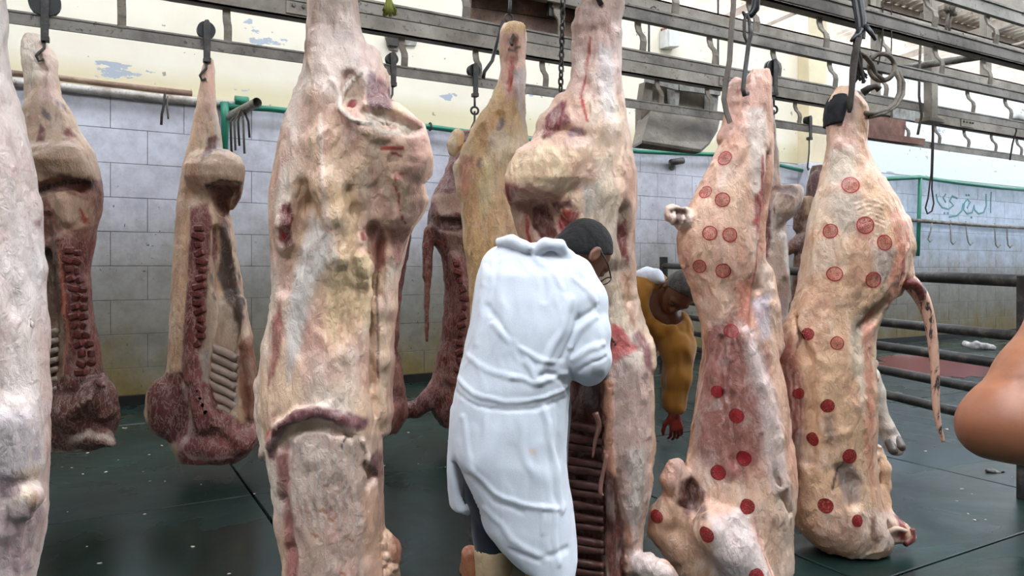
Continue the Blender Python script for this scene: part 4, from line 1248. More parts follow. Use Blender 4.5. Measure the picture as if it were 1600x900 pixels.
s.rough(0.014, (7, 7, 5), 23); s.rough(0.007, (26, 26, 12), 25); s.normals(); s.sinew(0.006, (24, 24, 4), 73); s.normals(); s.N0 = s.N.copy()
s.base((226, 192, 164), (216, 172, 150), (232, 210, 194), seed=4)
s.patch([(905, -60), (980, -60), (975, 120), (930, 160), (895, 130), (898, 40)], (228, 192, 180), 24, 0.7)
s.patch([(940, 60), (965, 60), (966, 170), (945, 190), (935, 120)], (200, 192, 190), 16, 0.7)
s.stroke([(926, 48), (922, 80), (917, 115), (908, 150)], 4, (176, 72, 64), 0.85)
s.stroke([(912, 148), (914, 166), (919, 188)], 2.6, (184, 44, 38), 0.95)
s.patch([(846, 212), (858, 176), (874, 154), (890, 150), (886, 168), (893, 188), (870, 202), (850, 216)], (128, 52, 56), 5, 1, marb=0.25)
for i in range(4):
    s.stroke([(852 + i * 9, 208 - i * 3), (866 + i * 7, 172)], 1.2, (196, 140, 132), 0.6)
s.patch([(884, 206), (896, 194), (912, 198), (916, 208), (900, 212), (888, 214)], (138, 104, 116), 5, 0.85)
s.patch([(790, 240), (860, 225), (920, 240), (930, 300), (880, 300), (830, 290), (792, 285)], (228, 200, 160), 16, 0.7)
s.patch([(880, 250), (925, 240), (935, 290), (900, 300)], (206, 150, 128), 16, 0.6)
s.patch([(912, 290), (940, 280), (945, 330), (918, 335)], (180, 172, 164), 12, 0.8)
s.patch([(790, 284), (828, 284), (862, 300), (890, 306), (908, 330), (896, 372), (860, 400), (830, 395), (806, 360), (790, 320)], (172, 132, 110), 6, 0.9)
s.patch([(834, 320), (858, 310), (870, 345), (874, 368), (848, 380), (832, 350)], (98, 44, 40), 6, 0.95, marb=0.2)
s.patch([(790, 286), (812, 290), (806, 302), (798, 322), (788, 318)], (128, 40, 36), 5, 0.95)
s.patch([(868, 312), (892, 312), (896, 322), (876, 328)], (76, 32, 30), 4, 0.9)
s.patch([(884, 326), (906, 330), (902, 350), (880, 366), (872, 356)], (146, 40, 36), 5, 0.95)
s.stroke([(822, 330), (826, 360), (832, 386)], 4, (142, 34, 32), 0.95)
s.stroke([(795, 320), (797, 352)], 1.8, (128, 36, 32), 0.95)
s.ops_note = None
s.patch([(955, 330), (988, 316), (992, 380), (990, 470), (978, 480), (962, 420), (954, 370)], (178, 156, 138), 8, 0.85)
s.patch([(968, 350), (984, 340), (988, 380), (984, 418), (974, 400), (966, 380)], (122, 62, 60), 6, 0.95, marb=0.5)
s.patch([(968, 430), (990, 420), (996, 520), (984, 500)], (208, 160, 130), 8, 0.7)
s.patch([(932, 250), (958, 230), (965, 330), (950, 420), (985, 520), (950, 540), (925, 420)], (230, 208, 180), 20, 0.6)
for i in range(5):
    s.stroke([(938 + i * 4, 400), (948 + i * 6, 460), (958 + i * 8, 515)], 2, (240, 222, 198), 0.5, 0.003)
s.patch([(946, 524), (958, 508), (972, 512), (984, 534), (1002, 548), (972, 560), (956, 574), (948, 556)], (214, 104, 100), 8, 0.95)
s.stroke([(956, 560), (960, 536), (972, 528), (986, 540)], 2, (236, 158, 150), 0.8, 0.004)
s.stroke([(998, 528), (1012, 545), (1016, 575)], 12, (146, 88, 90), 0.95, all_sides=True, marb=0.2)
s.patch([(950, 560), (1016, 580), (1024, 660), (1018, 760), (1004, 860), (990, 870), (960, 700), (945, 620)], (206, 172, 162), 14, 0.8)
s.patch([(984, 700), (1014, 700), (1006, 800), (996, 860), (982, 780)], (214, 198, 186), 14, 0.8)
s.patch([(872, 590), (950, 590), (952, 640), (950, 720), (945, 940), (872, 940)], (96, 56, 50), 8, 1, marb=0.05, all_sides=True)
s.patch([(915, 590), (948, 590), (950, 640), (920, 650)], (70, 44, 46), 8, 0.9)
s.stroke([(952, 600), (952, 680), (956, 760), (966, 840), (980, 930)], 9, (200, 140, 112), 0.9, 0.008, jit=5)
s.patch([(948, 730), (966, 750), (978, 830), (984, 940), (955, 940), (945, 820)], (96, 44, 38), 8, 0.95, marb=0.2)
s.stroke([(984, 830), (996, 940)], 5, (206, 140, 110), 0.8)
s.patch([(985, 866), (1030, 872), (1060, 900), (1050, 925), (990, 925)], (222, 200, 192), 8, 0.9, all_sides=True)
root = s.root('beef_carcass')
tag(root, 'split beef carcass with dark open ribs, being cut by the man in the white coat', 'carcass', 'hanging beef carcasses')
s.finish('body', M['meat'], root, s.origin())
for i in range(15):
    y = 668 + i * 17.5 + 3 * math.sin(i * 2.7)
    ptube(s, [(884, y - 5, -.11), (900, y - 2, -.085), (922, y + 1, -.075), (944, y + 4, -.10)], [5 + math.sin(i), 7 + math.sin(i * 1.9), 6.5 - math.sin(i), 5.5], 'rib', M['darkrib'], root, 8)
ptube(s, [(930, 645, -.15), (936, 665, -.15), (930, 690, -.14), (926, 715, -.14)], [5, 4, 3, 1.5], 'hanging_membrane', M['membrane'], root)
ptube(s, [(948, 710, -.2), (940, 750, -.2), (938, 768, -.2), (942, 775, -.2)], [2.5, 3, 3.5, 2], 'hanging_membrane', M['membrane'], root)

# ---------------------------------------------------------------- the yellowish carcass behind him
s = Soft(3.96, 800, 0.012, 0.18)
s.loft([(38, 790, 818), (50, 783, 822), (80, 782, 821), (110, 782, 820), (135, 776, 820), (160, 762, 820), (190, 744, 822), (220, 730, 824), (250, 722, 832), (300, 720, 845), (360, 724, 852), (430, 732, 855), (520, 738, 858), (620, 742, 856), (720, 748, 850), (800, 760, 842), (818, 775, 835)], ratio=0.8, bmax=0.26)
s.chain([(735, 235, 0, 12), (722, 260, 0, 9), (720, 300, 0, 8)], 0.03)
s.on([(804, 64, 0, 5), (801, 95, 0, 6), (797, 132, 0, 5)], 0.02, True)
s.on([(812, 110, 0, 8), (812, 170, 0, 8), (800, 240, 0, 8)], 0.04)
s.on([(780, 180, 0, 6), (778, 200, 0, 6)], 0.03, True)
s.chain([(716, 212, .05, 9), (712, 226, .05, 10), (708, 236, .05, 6)], 0.015)
s.grow()
s.rough(0.02, (6, 6, 4), 33); s.rough(0.008, (22, 22, 12), 35); s.normals(); s.sinew(0.006, (22, 22, 5), 75); s.normals(); s.N0 = s.N.copy()
s.base((226, 186, 134), (216, 170, 124), (228, 204, 168), seed=6)
s.patch([(780, 38), (824, 38), (822, 140), (790, 150), (780, 100)], (222, 178, 160), 12, 0.9)
s.stroke([(800, 78), (798, 105), (796, 132)], 5, (176, 66, 52), 0.9)
s.stroke([(796, 66), (804, 64), (812, 62)], 3, (70, 48, 44), 0.9)
s.patch([(802, 100), (822, 96), (822, 200), (808, 160)], (206, 194, 190), 10, 0.8)
s.patch([(776, 180), (784, 176), (788, 192), (782, 206), (776, 198)], (150, 138, 140), 5, 0.85)
s.patch([(746, 246), (752, 244), (756, 254), (750, 266), (745, 258)], (104, 48, 50), 4, 0.95)
s.patch([(714, 236), (740, 240), (736, 280), (724, 310), (714, 290)], (208, 136, 112), 10, 0.8, all_sides=True)
s.patch([(752, 250), (772, 252), (768, 330), (748, 340)], (232, 214, 160), 14, 0.7)
s.patch([(786, 400), (815, 395), (850, 410), (830, 440)], (150, 60, 54), 10, 0.7)
root = s.root('beef_carcass')
tag(root, 'yellowish fatty beef carcass directly behind the white coated man', 'carcass', 'hanging beef carcasses')
s.finish('body', M['meat'], root, s.origin())

# ---------------------------------------------------------------- first stamped carcass
s = Soft(3.45, 1150, 0.0078, 0.17)
s.loft([(110, 1174, 1200), (125, 1166, 1203), (150, 1160, 1204), (180, 1148, 1205), (205, 1136, 1206), (230, 1124, 1207), (260, 1108, 1206), (295, 1090, 1202), (330, 1074, 1199), (370, 1060, 1196), (410, 1062, 1194), (450, 1080, 1188), (500, 1094, 1200), (550, 1098, 1212),
        (600, 1094, 1222), (650, 1086, 1229), (700, 1080, 1238), (740, 1070, 1240), (790, 1048, 1237), (830, 1040, 1232), (880, 1045, 1234), (935, 1060, 1226)], ratio=0.7, bmax=0.25)
s.chain([(1150, 132, 0, 10), (1146, 160, 0, 9), (1140, 190, 0, 10), (1134, 215, 0, 12)], 0.012)
s.chain([(1158, 150, 0, 2.5), (1154, 175, 0, 2)], 0.008, True)
s.chain([(1086, 352, -.02, 18), (1066, 340, -.06, 14), (1052, 334, -.08, 13)], 0.02)
s.on([(1054, 332, 0, 7), (1072, 334, 0, 7)], 0.012, True)
s.chain([(1190, 430, -.02, 18), (1200, 480, -.02, 18), (1206, 540, 0, 18)], 0.03)
s.chain([(1062, 745, -.04, 16), (1058, 770, -.04, 16), (1036, 808, -.05, 20), (1030, 830, -.05, 16), (1060, 850, -.05, 26)], 0.03)
s.on([(1082, 762, 0, 11), (1078, 785, 0, 15), (1092, 805, 0, 11)], 0.02, True)
s.on([(1200, 240, 0, 4), (1196, 310, 0, 7), (1190, 380, 0, 6), (1182, 450, 0, 6), (1172, 520, 0, 4)], 0.02, True)
s.on([(1160, 520, 0, 5), (1190, 600, 0, 8), (1212, 690, 0, 10), (1218, 760, 0, 10)], 0.03)
s.on([(1128, 530, 0, 3), (1136, 620, 0, 5), (1150, 720, 0, 5), (1168, 800, 0, 4)], 0.03, True)
s.on([(1110, 800, 0, 12), (1140, 815, 0, 14), (1165, 860, 0, 14), (1186, 920, 0, 12)], 0.04)
s.on([(1212, 740, 0, 3), (1222, 770, 0, 5), (1230, 800, 0, 4)], 0.015, True)
s.on([(1055, 730, .01, 12), (1048, 752, .01, 13), (1060, 775, .01, 10)], 0.015)
s.on([(1170, 140, .01, 5), (1164, 200, .01, 6), (1150, 250, .01, 6)], 0.03)
s.chain([(1115, 830, -.2, 28), (1150, 860, -.22, 30), (1185, 910, -.24, 26)], 0.05)
s.chain([(1224, 700, 0, 14), (1226, 790, 0, 10), (1228, 880, 0, 10)], 0.03)
s.grow()
s.rough(0.012, (7, 7, 5), 43); s.rough(0.006, (28, 28, 12), 45); s.normals(); s.sinew(0.005, (26, 26, 5), 77); s.normals(); s.N0 = s.N.copy()
s.base((222, 180, 152), (210, 160, 136), (226, 200, 180), seed=8)
s.patch([(1140, 100), (1210, 100), (1205, 200), (1150, 210), (1130, 200)], (226, 176, 160), 14, 0.7)
s.patch([(1180, 160), (1208, 160), (1206, 300), (1180, 300)], (206, 196, 186), 14, 0.7)
s.patch([(1054, 400), (1090, 380), (1120, 420), (1130, 500), (1110, 560), (1088, 480)], (200, 150, 124), 20, 0.7)
s.patch([(1062, 375), (1074, 368), (1076, 395), (1064, 402)], (158, 52, 44), 6, 0.85, all_sides=True)
s.patch([(1036, 318), (1090, 318), (1090, 350), (1040, 352)], (226, 202, 184), 6, 0.8, all_sides=True)
s.patch([(1048, 326), (1078, 324), (1084, 340), (1062, 346)], (110, 76, 72), 5, 0.95)
s.stroke([(1058, 330), (1058, 352)], 4, (236, 214, 196), 0.9, 0.012); s.stroke([(1074, 336), (1070, 352)], 3, (236, 214, 196), 0.9, 0.01)
s.stroke([(1200, 240), (1198, 300), (1194, 360), (1188, 420), (1180, 470)], 3.5, (150, 60, 56), 0.85)
s.patch([(1186, 300), (1200, 290), (1200, 350), (1186, 372)], (140, 56, 54), 5, 0.9, marb=0.3)
s.patch([(1178, 344), (1196, 336), (1198, 346), (1182, 354)], (168, 40, 40), 4, 0.95)
s.patch([(1160, 440), (1180, 430), (1184, 480), (1176, 540), (1158, 540)], (206, 128, 106), 8, 0.85, marb=0.2)
s.patch([(1184, 470), (1214, 460), (1216, 520), (1196, 540)], (190, 176, 184), 10, 0.85)
s.patch([(1100, 520), (1150, 500), (1200, 560), (1210, 660), (1190, 740), (1130, 760), (1084, 700)], (124, 62, 58), 34, 0.85, marb=0.12, jit=26, jsc=9)
for i in range(10):
    x = 1128 + i * 9
    s.stroke([(x, 520 - i * 2), (x - 8 + i * 3, 580 + 11 * (i % 3)), (x - 8 + i * 5, 640 + 24 * (i * 7 % 4))], 1.7, (200, 160, 154), 0.32, 0.003, jit=12)
s.patch([(1160, 500), (1185, 520), (1214, 600), (1230, 690), (1236, 800), (1200, 760), (1190, 640)], (214, 192, 184), 16, 0.8)
s.patch([(1040, 720), (1076, 720), (1080, 760), (1046, 776)], (200, 156, 140), 10, 0.7, jit=9)
s.patch([(1066, 760), (1090, 750), (1104, 772), (1100, 806), (1074, 814), (1064, 790)], (92, 48, 44), 7, 0.95, marb=0.4)
s.patch([(1012, 792), (1060, 800), (1100, 830), (1130, 900), (1050, 950), (1020, 860)], (190, 152, 124), 18, 0.8)
s.patch([(1100, 800), (1160, 790), (1180, 850), (1200, 960), (1130, 960), (1110, 880)], (204, 188, 184), 16, 0.85)
s.patch([(1180, 790), (1236, 760), (1232, 960), (1200, 960)], (212, 178, 152), 16, 0.8)
s.stroke([(1176, 800), (1184, 850), (1198, 910)], 3, (196, 132, 132), 0.8)
root = s.root('beef_carcass')
tag(root, 'stamped beef carcass hung from a long iron hook beside the bending man in yellow', 'carcass', 'hanging beef carcasses')
s.finish('body', M['meat'], root, s.origin())
stamps(s, root, [(1132, 247, 12, 0), (1102, 300, 11, 0), (1129, 312, 12, 0), (1109, 364, 12, 0), (1140, 367, 12, 0), (1093, 416, 11, 0), (1130, 423, 12, 0), (1142, 517, 11, 0),
                 (1121, 612, 10, 1), (1150, 650, 12, 1), (1162, 716, 12, 1), (1122, 738, 12, 1), (1166, 791, 12, 1), (1104, 836, 12, 1), (1026, 808, 10, 1), (1182, 900, 12, 1)])

# ---------------------------------------------------------------- second stamped carcass, with its tail
s = Soft(3.67, 1320, 0.0078, 0.18)
s.loft([(136, 1312, 1328), (150, 1300, 1345), (165, 1296, 1356), (190, 1295, 1354), (225, 1293, 1352), (255, 1290, 1362), (285, 1282, 1384), (315, 1273, 1400), (350, 1265, 1412), (390, 1259, 1416), (425, 1254, 1410), (455, 1249, 1398), (485, 1240, 1378), (515, 1225, 1366),
        (555, 1213, 1362), (610, 1213, 1363), (660, 1217, 1365), (710, 1228, 1364), (750, 1232, 1368), (790, 1234, 1378), (820, 1240, 1388), (845, 1262, 1392), (858, 1285, 1385)], ratio=0.75, bmax=0.27)
s.chain([(1398, 350, 0, 20), (1408, 385, 0, 18), (1412, 430, 0, 14), (1400, 452, 0, 12)], 0.03)
s.chain([(1332, 168, 0, 3), (1334, 195, 0, 3.5), (1338, 215, 0, 2)], 0.012, True)
s.chain([(1372, 770, 0, 14), (1378, 812, -.02, 18), (1398, 828, -.03, 18), (1416, 838, -.03, 14)], 0.02)
s.chain([(1220, 530, -.02, 8), (1212, 556, -.04, 6)], 0.01)
s.on([(1316, 735, 0, 8), (1328, 758, 0, 11), (1334, 785, 0, 8)], 0.04, True)
s.on([(1346, 512, 0, 6), (1364, 492, 0, 9), (1380, 470, 0, 6)], 0.03, True)
s.on([(1250, 500, 0, 4), (1258, 560, 0, 8), (1264, 640, 0, 10), (1262, 720, 0, 8)], 0.04, True)
s.on([(1384, 760, .0, 8), (1380, 730, 0, 9), (1374, 700, .01, 6)], 0.02)
s.on([(1386, 822, .0, 8), (1402, 838, 0, 7)], 0.012, True)
s.on([(1315, 225, .01, 8), (1330, 240, .01, 6)], 0.02)
for y in range(520, 800, 24):
    s.chain([(1364 + 4 * math.sin(y), y, -.02, 6)], 0.015)
s.grow()
s.rough(0.012, (7, 7, 5), 53); s.rough(0.006, (24, 24, 16), 55); s.normals(); s.sinew(0.004, (22, 22, 7), 79); s.normals(); s.N0 = s.N.copy()
s.base((216, 174, 140), (206, 160, 130), (222, 196, 170), seed=10)
s.patch([(1290, 136), (1360, 136), (1356, 240), (1290, 240)], (226, 184, 166), 14, 0.8)
s.patch([(1290, 225), (1350, 225), (1350, 280), (1290, 290)], (206, 192, 174), 16, 0.7)
s.patch([(1305, 300), (1350, 298), (1345, 360), (1310, 360)], (184, 172, 160), 20, 0.7)
s.patch([(1364, 390), (1400, 385), (1402, 440), (1370, 440)], (166, 154, 148), 16, 0.7)
s.patch([(1330, 500), (1370, 470), (1360, 520), (1334, 530)], (140, 124, 110), 14, 0.75)
s.patch([(1270, 380), (1310, 370), (1310, 420), (1276, 430)], (200, 184, 166), 20, 0.6)
s.patch([(1395, 330), (1430, 330), (1430, 470), (1395, 480), (1385, 440), (1402, 400)], (222, 148, 120), 10, 0.85, all_sides=True)
s.patch([(1410, 410), (1422, 400), (1426, 430), (1414, 440)], (140, 44, 40), 5, 0.9)
s.patch([(1355, 500), (1376, 480), (1372, 620), (1372, 780), (1356, 700)], (206, 130, 104), 10, 0.75, jit=7, all_sides=True)
s.patch([(1208, 540), (1240, 500), (1256, 560), (1270, 640), (1262, 720), (1236, 720), (1212, 640)], (132, 66, 58), 22, 0.9, marb=0.1, all_sides=True)
for i in range(7):
    s.stroke([(1218 + i * 7, 560 + i * 5), (1214 + i * 8, 620), (1222 + i * 7, 700)], 2.2, (206, 170, 160), 0.5, 0.004, jit=4)
s.patch([(1286, 650), (1304, 650), (1306, 690), (1296, 700)], (128, 108, 96), 10, 0.7)
s.patch([(1306, 730), (1330, 715), (1352, 750), (1346, 790), (1318, 790)], (150, 130, 124), 12, 0.8)
s.stroke([(1322, 720), (1308, 745), (1304, 765)], 3, (88, 62, 56), 0.8)
s.patch([(1228, 720), (1262, 720), (1262, 800), (1240, 810)], (130, 62, 54), 10, 0.8, marb=0.4, all_sides=True)
s.patch([(1290, 800), (1380, 800), (1390, 860), (1300, 862)], (194, 158, 140), 12, 0.7)
s.patch([(1372, 800), (1432, 818), (1430, 862), (1380, 862)], (214, 186, 170), 8, 0.8, all_sides=True)
s.patch([(1420, 820), (1436, 826), (1432, 856), (1420, 856)], (132, 34, 40), 5, 0.95, all_sides=True)
s.patch([(1362, 812), (1376, 810), (1374, 850), (1362, 846)], (124, 88, 76), 5, 0.8)
for i in range(6):
    s.stroke([(1340 + i * 2, 318 + i * 7), (1362, 312 + i * 7), (1384, 318 + i * 8)], 2, (232, 202, 176), 0.6, 0.005, jit=3)
root = s.root('beef_carcass')
tag(root, 'stamped beef carcass with its thin tail hanging down on the right', 'carcass', 'hanging beef carcasses')
s.finish('body', M['meat'], root, s.origin())
stamps(s, root, [(1329, 289, 14, 0), (1297, 361, 12, 0), (1352, 352, 14, 0), (1382, 379, 13, 0), (1304, 428, 12, 0), (1364, 437, 13, 0), (1262, 522, 10, 1), (1308, 536, 11, 0), (1293, 634, 11, 1),
                 (1249, 615, 9, 1), (1220, 618, 9, 1), (1271, 686, 11, 1), (1328, 713, 12, 1), (1290, 790, 12, 1), (1340, 814, 10, 1)])
n = NT('mottled_tail_skin')
a_ = n.noise(1.0, 4, 0.6, n.coords((40, 40, 14)), 0.6)
r_ = n.ramp(a_, 'Fac', [(0.40, lin((62, 50, 48))), (0.48, lin((206, 160, 138))), (0.7, lin((222, 176, 150)))])
n.ln(r_, 'Color', n.b, 'Base Color'); n.b.inputs['Roughness'].default_value = 0.5; n.bump(a_, 'Fac', 0.3, 0.006)
M['tail'] = n.m
ptube(s, [(1402, 430, 0), (1420, 440, 0), (1438, 462, 0), (1450, 492, 0), (1457, 530, 0), (1461, 580, 0), (1462, 630, 0), (1467, 665, 0), (1474, 690, 0)], [14, 13, 12, 9, 7.5, 6.5, 5.5, 4, 3], 'tail', M['tail'], root, 10)
ptube(s, [(1412, 448, -.03), (1424, 442, -.05), (1436, 452, -.05), (1440, 468, -.04)], [7, 8, 7, 4], 'tail_root', M['redbone'], root, 10)
ptube(s, [(1378, 856, -.05), (1384, 836, -.08), (1400, 826, -.1), (1416, 830, -.1)], [4, 4, 4, 3], 'bone_end', M['bone'], root)
ptube(s, [(1414, 850, -.08), (1424, 840, -.06), (1424, 826, -.05)], [5, 6, 5], 'bone_end', M['redbone'], root)
# the black cloth bound around the left hock
o = s.origin()
bm_pts = [(1300, 152), (1317, 152), (1321, 168), (1312, 182), (1309, 196), (1298, 192), (1295, 172)]
qq = Soft(3.67, 1320, 0.007, 0.14)
qq.loft([(150, 1299, 1319, .075), (165, 1292, 1322, .09), (180, 1291, 1316, .09), (197, 1292, 1310, .085)], n=2.2); qq.grow()
qq.rough(0.006, (30, 30, 30), 5)
qq.finish('binding_cloth', M['bindcloth'], root, s.origin())['label'] = 'black cloth bound around the hock'
# ---------------------------------------------------------------- split carcasses along the wall
def vertebrae(soft, root, path, n, w, h, mat):
    """a column of bone blocks along a pixel path (x, y, dt)"""
    p = np.array(path, float); L = np.r_[0, np.cumsum(np.hypot(np.diff(p[:, 0]), np.diff(p[:, 1])))]
    o = soft.origin()
    for i in range(n):
        q = [np.interp((i + 0.5) / n * L[-1], L, p[:, k]) for k in range(3)]
        c = soft.pt(*q) - o + np.array([.012 * math.sin(i * 5.3), .022 + .006 * math.sin(i * 3.1), 0])
        ww, hh = soft.px2m(w) * (1 + .3 * math.sin(i * 2.1)), soft.px2m(h)
        me = MB().box((-ww, -0.02, -hh), (ww, 0.02, hh)).mesh('vertebra', bevel=min(ww, hh) * 0.45)
        ob = link('vertebra', me, M[mat], root, tuple(c)); ob.rotation_euler = (0, 0.4 * math.sin(i * 1.7), 0.3 * math.sin(i))

# -- beside the green valve pipe
s = Soft(5.0, 320, 0.012, 0.2)
s.loft([(92, 320, 332), (110, 315, 335), (140, 312, 334), (170, 308, 336), (200, 302, 343), (228, 296, 346), (260, 288, 345), (300, 284, 352), (340, 279, 358), (400, 276, 368), (460, 273, 376), (520, 271, 388), (570, 268, 396), (620, 262, 402), (660, 262, 404), (695, 272, 402), (716, 284, 384)], ratio=0.85, bmax=0.22, n=2.6)
s.loft([(236, 330, 362, .05, -.06), (246, 308, 380, .08, -.08), (262, 300, 388, .11, -.10), (280, 300, 389, .12, -.10), (296, 306, 386, .10, -.09), (312, 320, 380, .06, -.06), (330, 340, 368, .04, -.04)], k=0.03)
s.ell(s.pt(258, 636, -.14), (0.135, 0.09, 0.205), 0.03)
s.chain([(300, 690, -.12, 22), (340, 700, -.14, 20), (380, 690, -.12, 16), (392, 680, -.1, 12)], 0.04)
s.on([(334, 300, .0, 9), (352, 300, 0, 12), (372, 296, 0, 8)], 0.015, True)
s.on([(346, 312, 0, 10), (348, 330, 0, 9)], 0.02, True)
s.on([(338, 360, .01, 9), (345, 400, .015, 15), (352, 450, .02, 19), (358, 500, .02, 17), (350, 540, .02, 17), (346, 590, .02, 19), (346, 635, .01, 15)], 0.02, True)
s.on([(306, 330, .0, 11), (308, 380, .0, 12), (306, 440, .0, 12), (304, 500, .0, 12), (302, 560, .0, 13), (304, 610, 0, 14), (320, 660, 0, 16)], 0.015)
s.on([(292, 605, 0, 5), (296, 640, 0, 7), (288, 680, 0, 5)], 0.02, True)
for i in range(6):
    s.on([(306 + i * 4, 600 + i * 11, .004, 4), (328 + i * 5, 612 + i * 13, .004, 4), (345 + i * 6, 632 + i * 12, .004, 3)], 0.03)
s.on([(376, 470, 0, 6), (386, 540, 0, 7), (392, 600, 0, 8), (396, 650, 0, 6)], 0.02)
s.grow()
s.rough(0.012, (8, 8, 6), 3); s.rough(0.008, (24, 24, 16), 4); s.normals(); s.N0 = s.N.copy()
s.base((218, 182, 150), (210, 170, 140), (226, 200, 172), seed=14)
s.patch([(308, 90), (340, 90), (336, 180), (306, 180)], (220, 172, 154), 8, 0.8)
s.patch([(318, 170), (346, 170), (348, 235), (322, 232)], (190, 186, 186), 8, 0.7)
s.patch([(312, 212), (322, 204), (326, 236), (312, 254)], (96, 48, 50), 4, 0.9)
s.patch([(318, 246), (385, 240), (392, 290), (330, 290), (300, 290)], (220, 186, 158), 8, 0.7)
s.patch([(318, 288), (345, 284), (376, 288), (386, 300), (372, 330), (352, 355), (336, 350), (326, 320)], (108, 62, 52), 6, 0.95, marb=0.3)
s.stroke([(322, 290), (345, 282), (372, 284)], 3.5, (52, 30, 28), 0.9)
s.patch([(340, 310), (354, 306), (358, 345), (346, 356)], (176, 132, 104), 5, 0.8)
s.patch([(292, 320), (318, 316), (326, 360), (322, 460), (318, 560), (330, 640), (286, 600), (290, 480), (296, 380)], (126, 54, 56), 6, 0.95, marb=0.75)
s.patch([(284, 330), (294, 330), (292, 480), (282, 590), (268, 590), (274, 460)], (222, 178, 142), 6, 0.5)
s.patch([(330, 350), (352, 350), (362, 430), (372, 500), (362, 540), (340, 500), (326, 430)], (74, 60, 56), 6, 0.95, marb=0.0)
s.patch([(324, 460), (345, 480), (366, 540), (372, 570), (340, 560), (320, 540)], (196, 172, 150), 8, 0.85)
s.patch([(318, 545), (370, 556), (368, 640), (330, 650), (320, 600)], (178, 164, 156), 6, 0.9)
s.patch([(366, 540), (390, 520), (408, 640), (402, 680), (376, 660)], (150, 88, 66), 6, 0.85, marb=0.3, all_sides=True)
s.patch([(362, 420), (376, 430), (382, 510), (372, 520)], (206, 168, 148), 5, 0.8, all_sides=True)
s.patch([(360, 380), (370, 380), (372, 425), (362, 420)], (170, 74, 56), 4, 0.9, all_sides=True)
s.patch([(226, 590), (292, 580), (298, 640), (286, 692), (250, 692), (228, 650)], (112, 50, 52), 4, 0.95, marb=0.95, all_sides=True)
s.patch([(286, 590), (330, 600), (370, 660), (410, 680), (400, 730), (280, 730), (276, 690), (296, 650)], (132, 66, 66), 6, 0.95, marb=1.0, all_sides=True)
s.stroke([(290, 600), (300, 640), (296, 680), (282, 700)], 7, (222, 190, 180), 0.8)
s.stroke([(296, 714), (330, 718), (360, 714)], 5, (214, 170, 160), 0.8, jit=6)
root = s.root('beef_carcass')
tag(root, 'split beef carcass showing spine, dark belly cavity and round shoulder, beside the green valve pipe', 'carcass', 'split carcasses along the wall')
s.finish('body', M['wetmeat'], root, s.origin())
vertebrae(s, root, [(309, 350, -.245), (311, 420, -.255), (309, 500, -.26), (308, 545, -.26)], 15, 8, 5.5, 'redbone')
for i in range(7):
    y = 548 + i * 15
    ptube(s, [(324, y - 10, -.175), (338, y - 3, -.140), (354, y + 3, -.140), (368, y + 12, -.172)], [5.5, 7, 7, 6], 'rib', M['rib'], root)

# -- beside the left edge
s = Soft(4.565, 95, 0.012, 0.2)
s.loft([(54, 44, 60), (70, 37, 76), (92, 38, 87), (120, 40, 87), (145, 42, 90), (175, 41, 108), (205, 38, 120), (235, 38, 140), (265, 42, 150), (300, 44, 154), (335, 40, 150), (370, 34, 142), (420, 30, 132), (480, 28, 136), (540, 30, 146), (580, 40, 152), (620, 62, 170), (655, 66, 182), (685, 70, 172), (700, 84, 158)], ratio=0.8, bmax=0.22, n=2.6)
s.loft([(222, 70, 120, .05, -.08), (236, 48, 140, .09, -.10), (256, 44, 150, .11, -.11), (276, 48, 152, .09, -.10), (290, 60, 146, .05, -.08)], k=0.025)
s.chain([(118, 640, -.1, 34), (150, 620, -.12, 28), (166, 640, -.12, 18)], 0.04)
s.chain([(130, 685, -.12, 12), (160, 684, -.14, 12), (172, 690, -.14, 8)], 0.03)
s.on([(60, 88, 0, 5), (66, 110, 0, 6), (66, 135, 0, 4)], 0.015, True)
s.on([(62, 300, 0, 9), (90, 288, 0, 10), (125, 290, 0, 11), (146, 300, 0, 8)], 0.015, True)
s.on([(72, 340, 0, 8), (74, 370, 0, 9)], 0.02, True)
s.on([(100, 315, 0, 10), (106, 345, 0, 10)], 0.02)
s.on([(70, 400, .01, 12), (72, 450, .015, 14), (76, 510, .015, 14), (74, 570, .01, 13), (70, 610, 0, 8)], 0.02, True)
s.on([(100, 375, 0, 14), (104, 430, 0, 15), (112, 490, 0, 16), (118, 550, 0, 16), (120, 600, 0, 16)], 0.015)
for i in range(7):
    s.on([(92 + i * 8, 660 - i * 6, 0, 4), (118 + i * 7, 640 - i * 9, 0, 4), (140 + i * 4, 610 - i * 1, 0, 3)], 0.012)
s.grow()
s.rough(0.012, (8, 8, 6), 6); s.rough(0.008, (24, 24, 16), 7); s.normals(); s.N0 = s.N.copy()
s.base((214, 182, 156), (204, 166, 140), (224, 204, 184), seed=16)
s.patch([(34, 50), (90, 50), (92, 150), (40, 150)], (224, 190, 176), 8, 0.8)
s.stroke([(64, 76), (68, 95)], 4, (60, 40, 38), 0.85); s.stroke([(68, 98), (68, 130)], 4, (196, 112, 96), 0.7)
s.patch([(64, 146), (82, 144), (90, 160), (74, 166)], (84, 52, 66), 4, 0.9)
s.patch([(46, 160), (64, 172), (66, 186), (54, 180)], (72, 60, 66), 4, 0.8)
s.patch([(48, 190), (60, 196), (62, 218), (48, 224)], (112, 42, 40), 4, 0.9)
s.patch([(84, 190), (96, 192), (94, 210), (84, 206)], (130, 56, 44), 4, 0.9)
s.patch([(40, 236), (145, 236), (152, 272), (100, 270), (50, 290)], (216, 176, 142), 8, 0.7)
s.patch([(48, 282), (90, 274), (150, 270), (156, 330), (150, 370), (100, 372), (60, 400), (48, 340)], (128, 70, 56), 6, 0.9, marb=0.3, all_sides=True)
s.stroke([(50, 296), (90, 280), (140, 280)], 5, (52, 30, 28), 0.9)
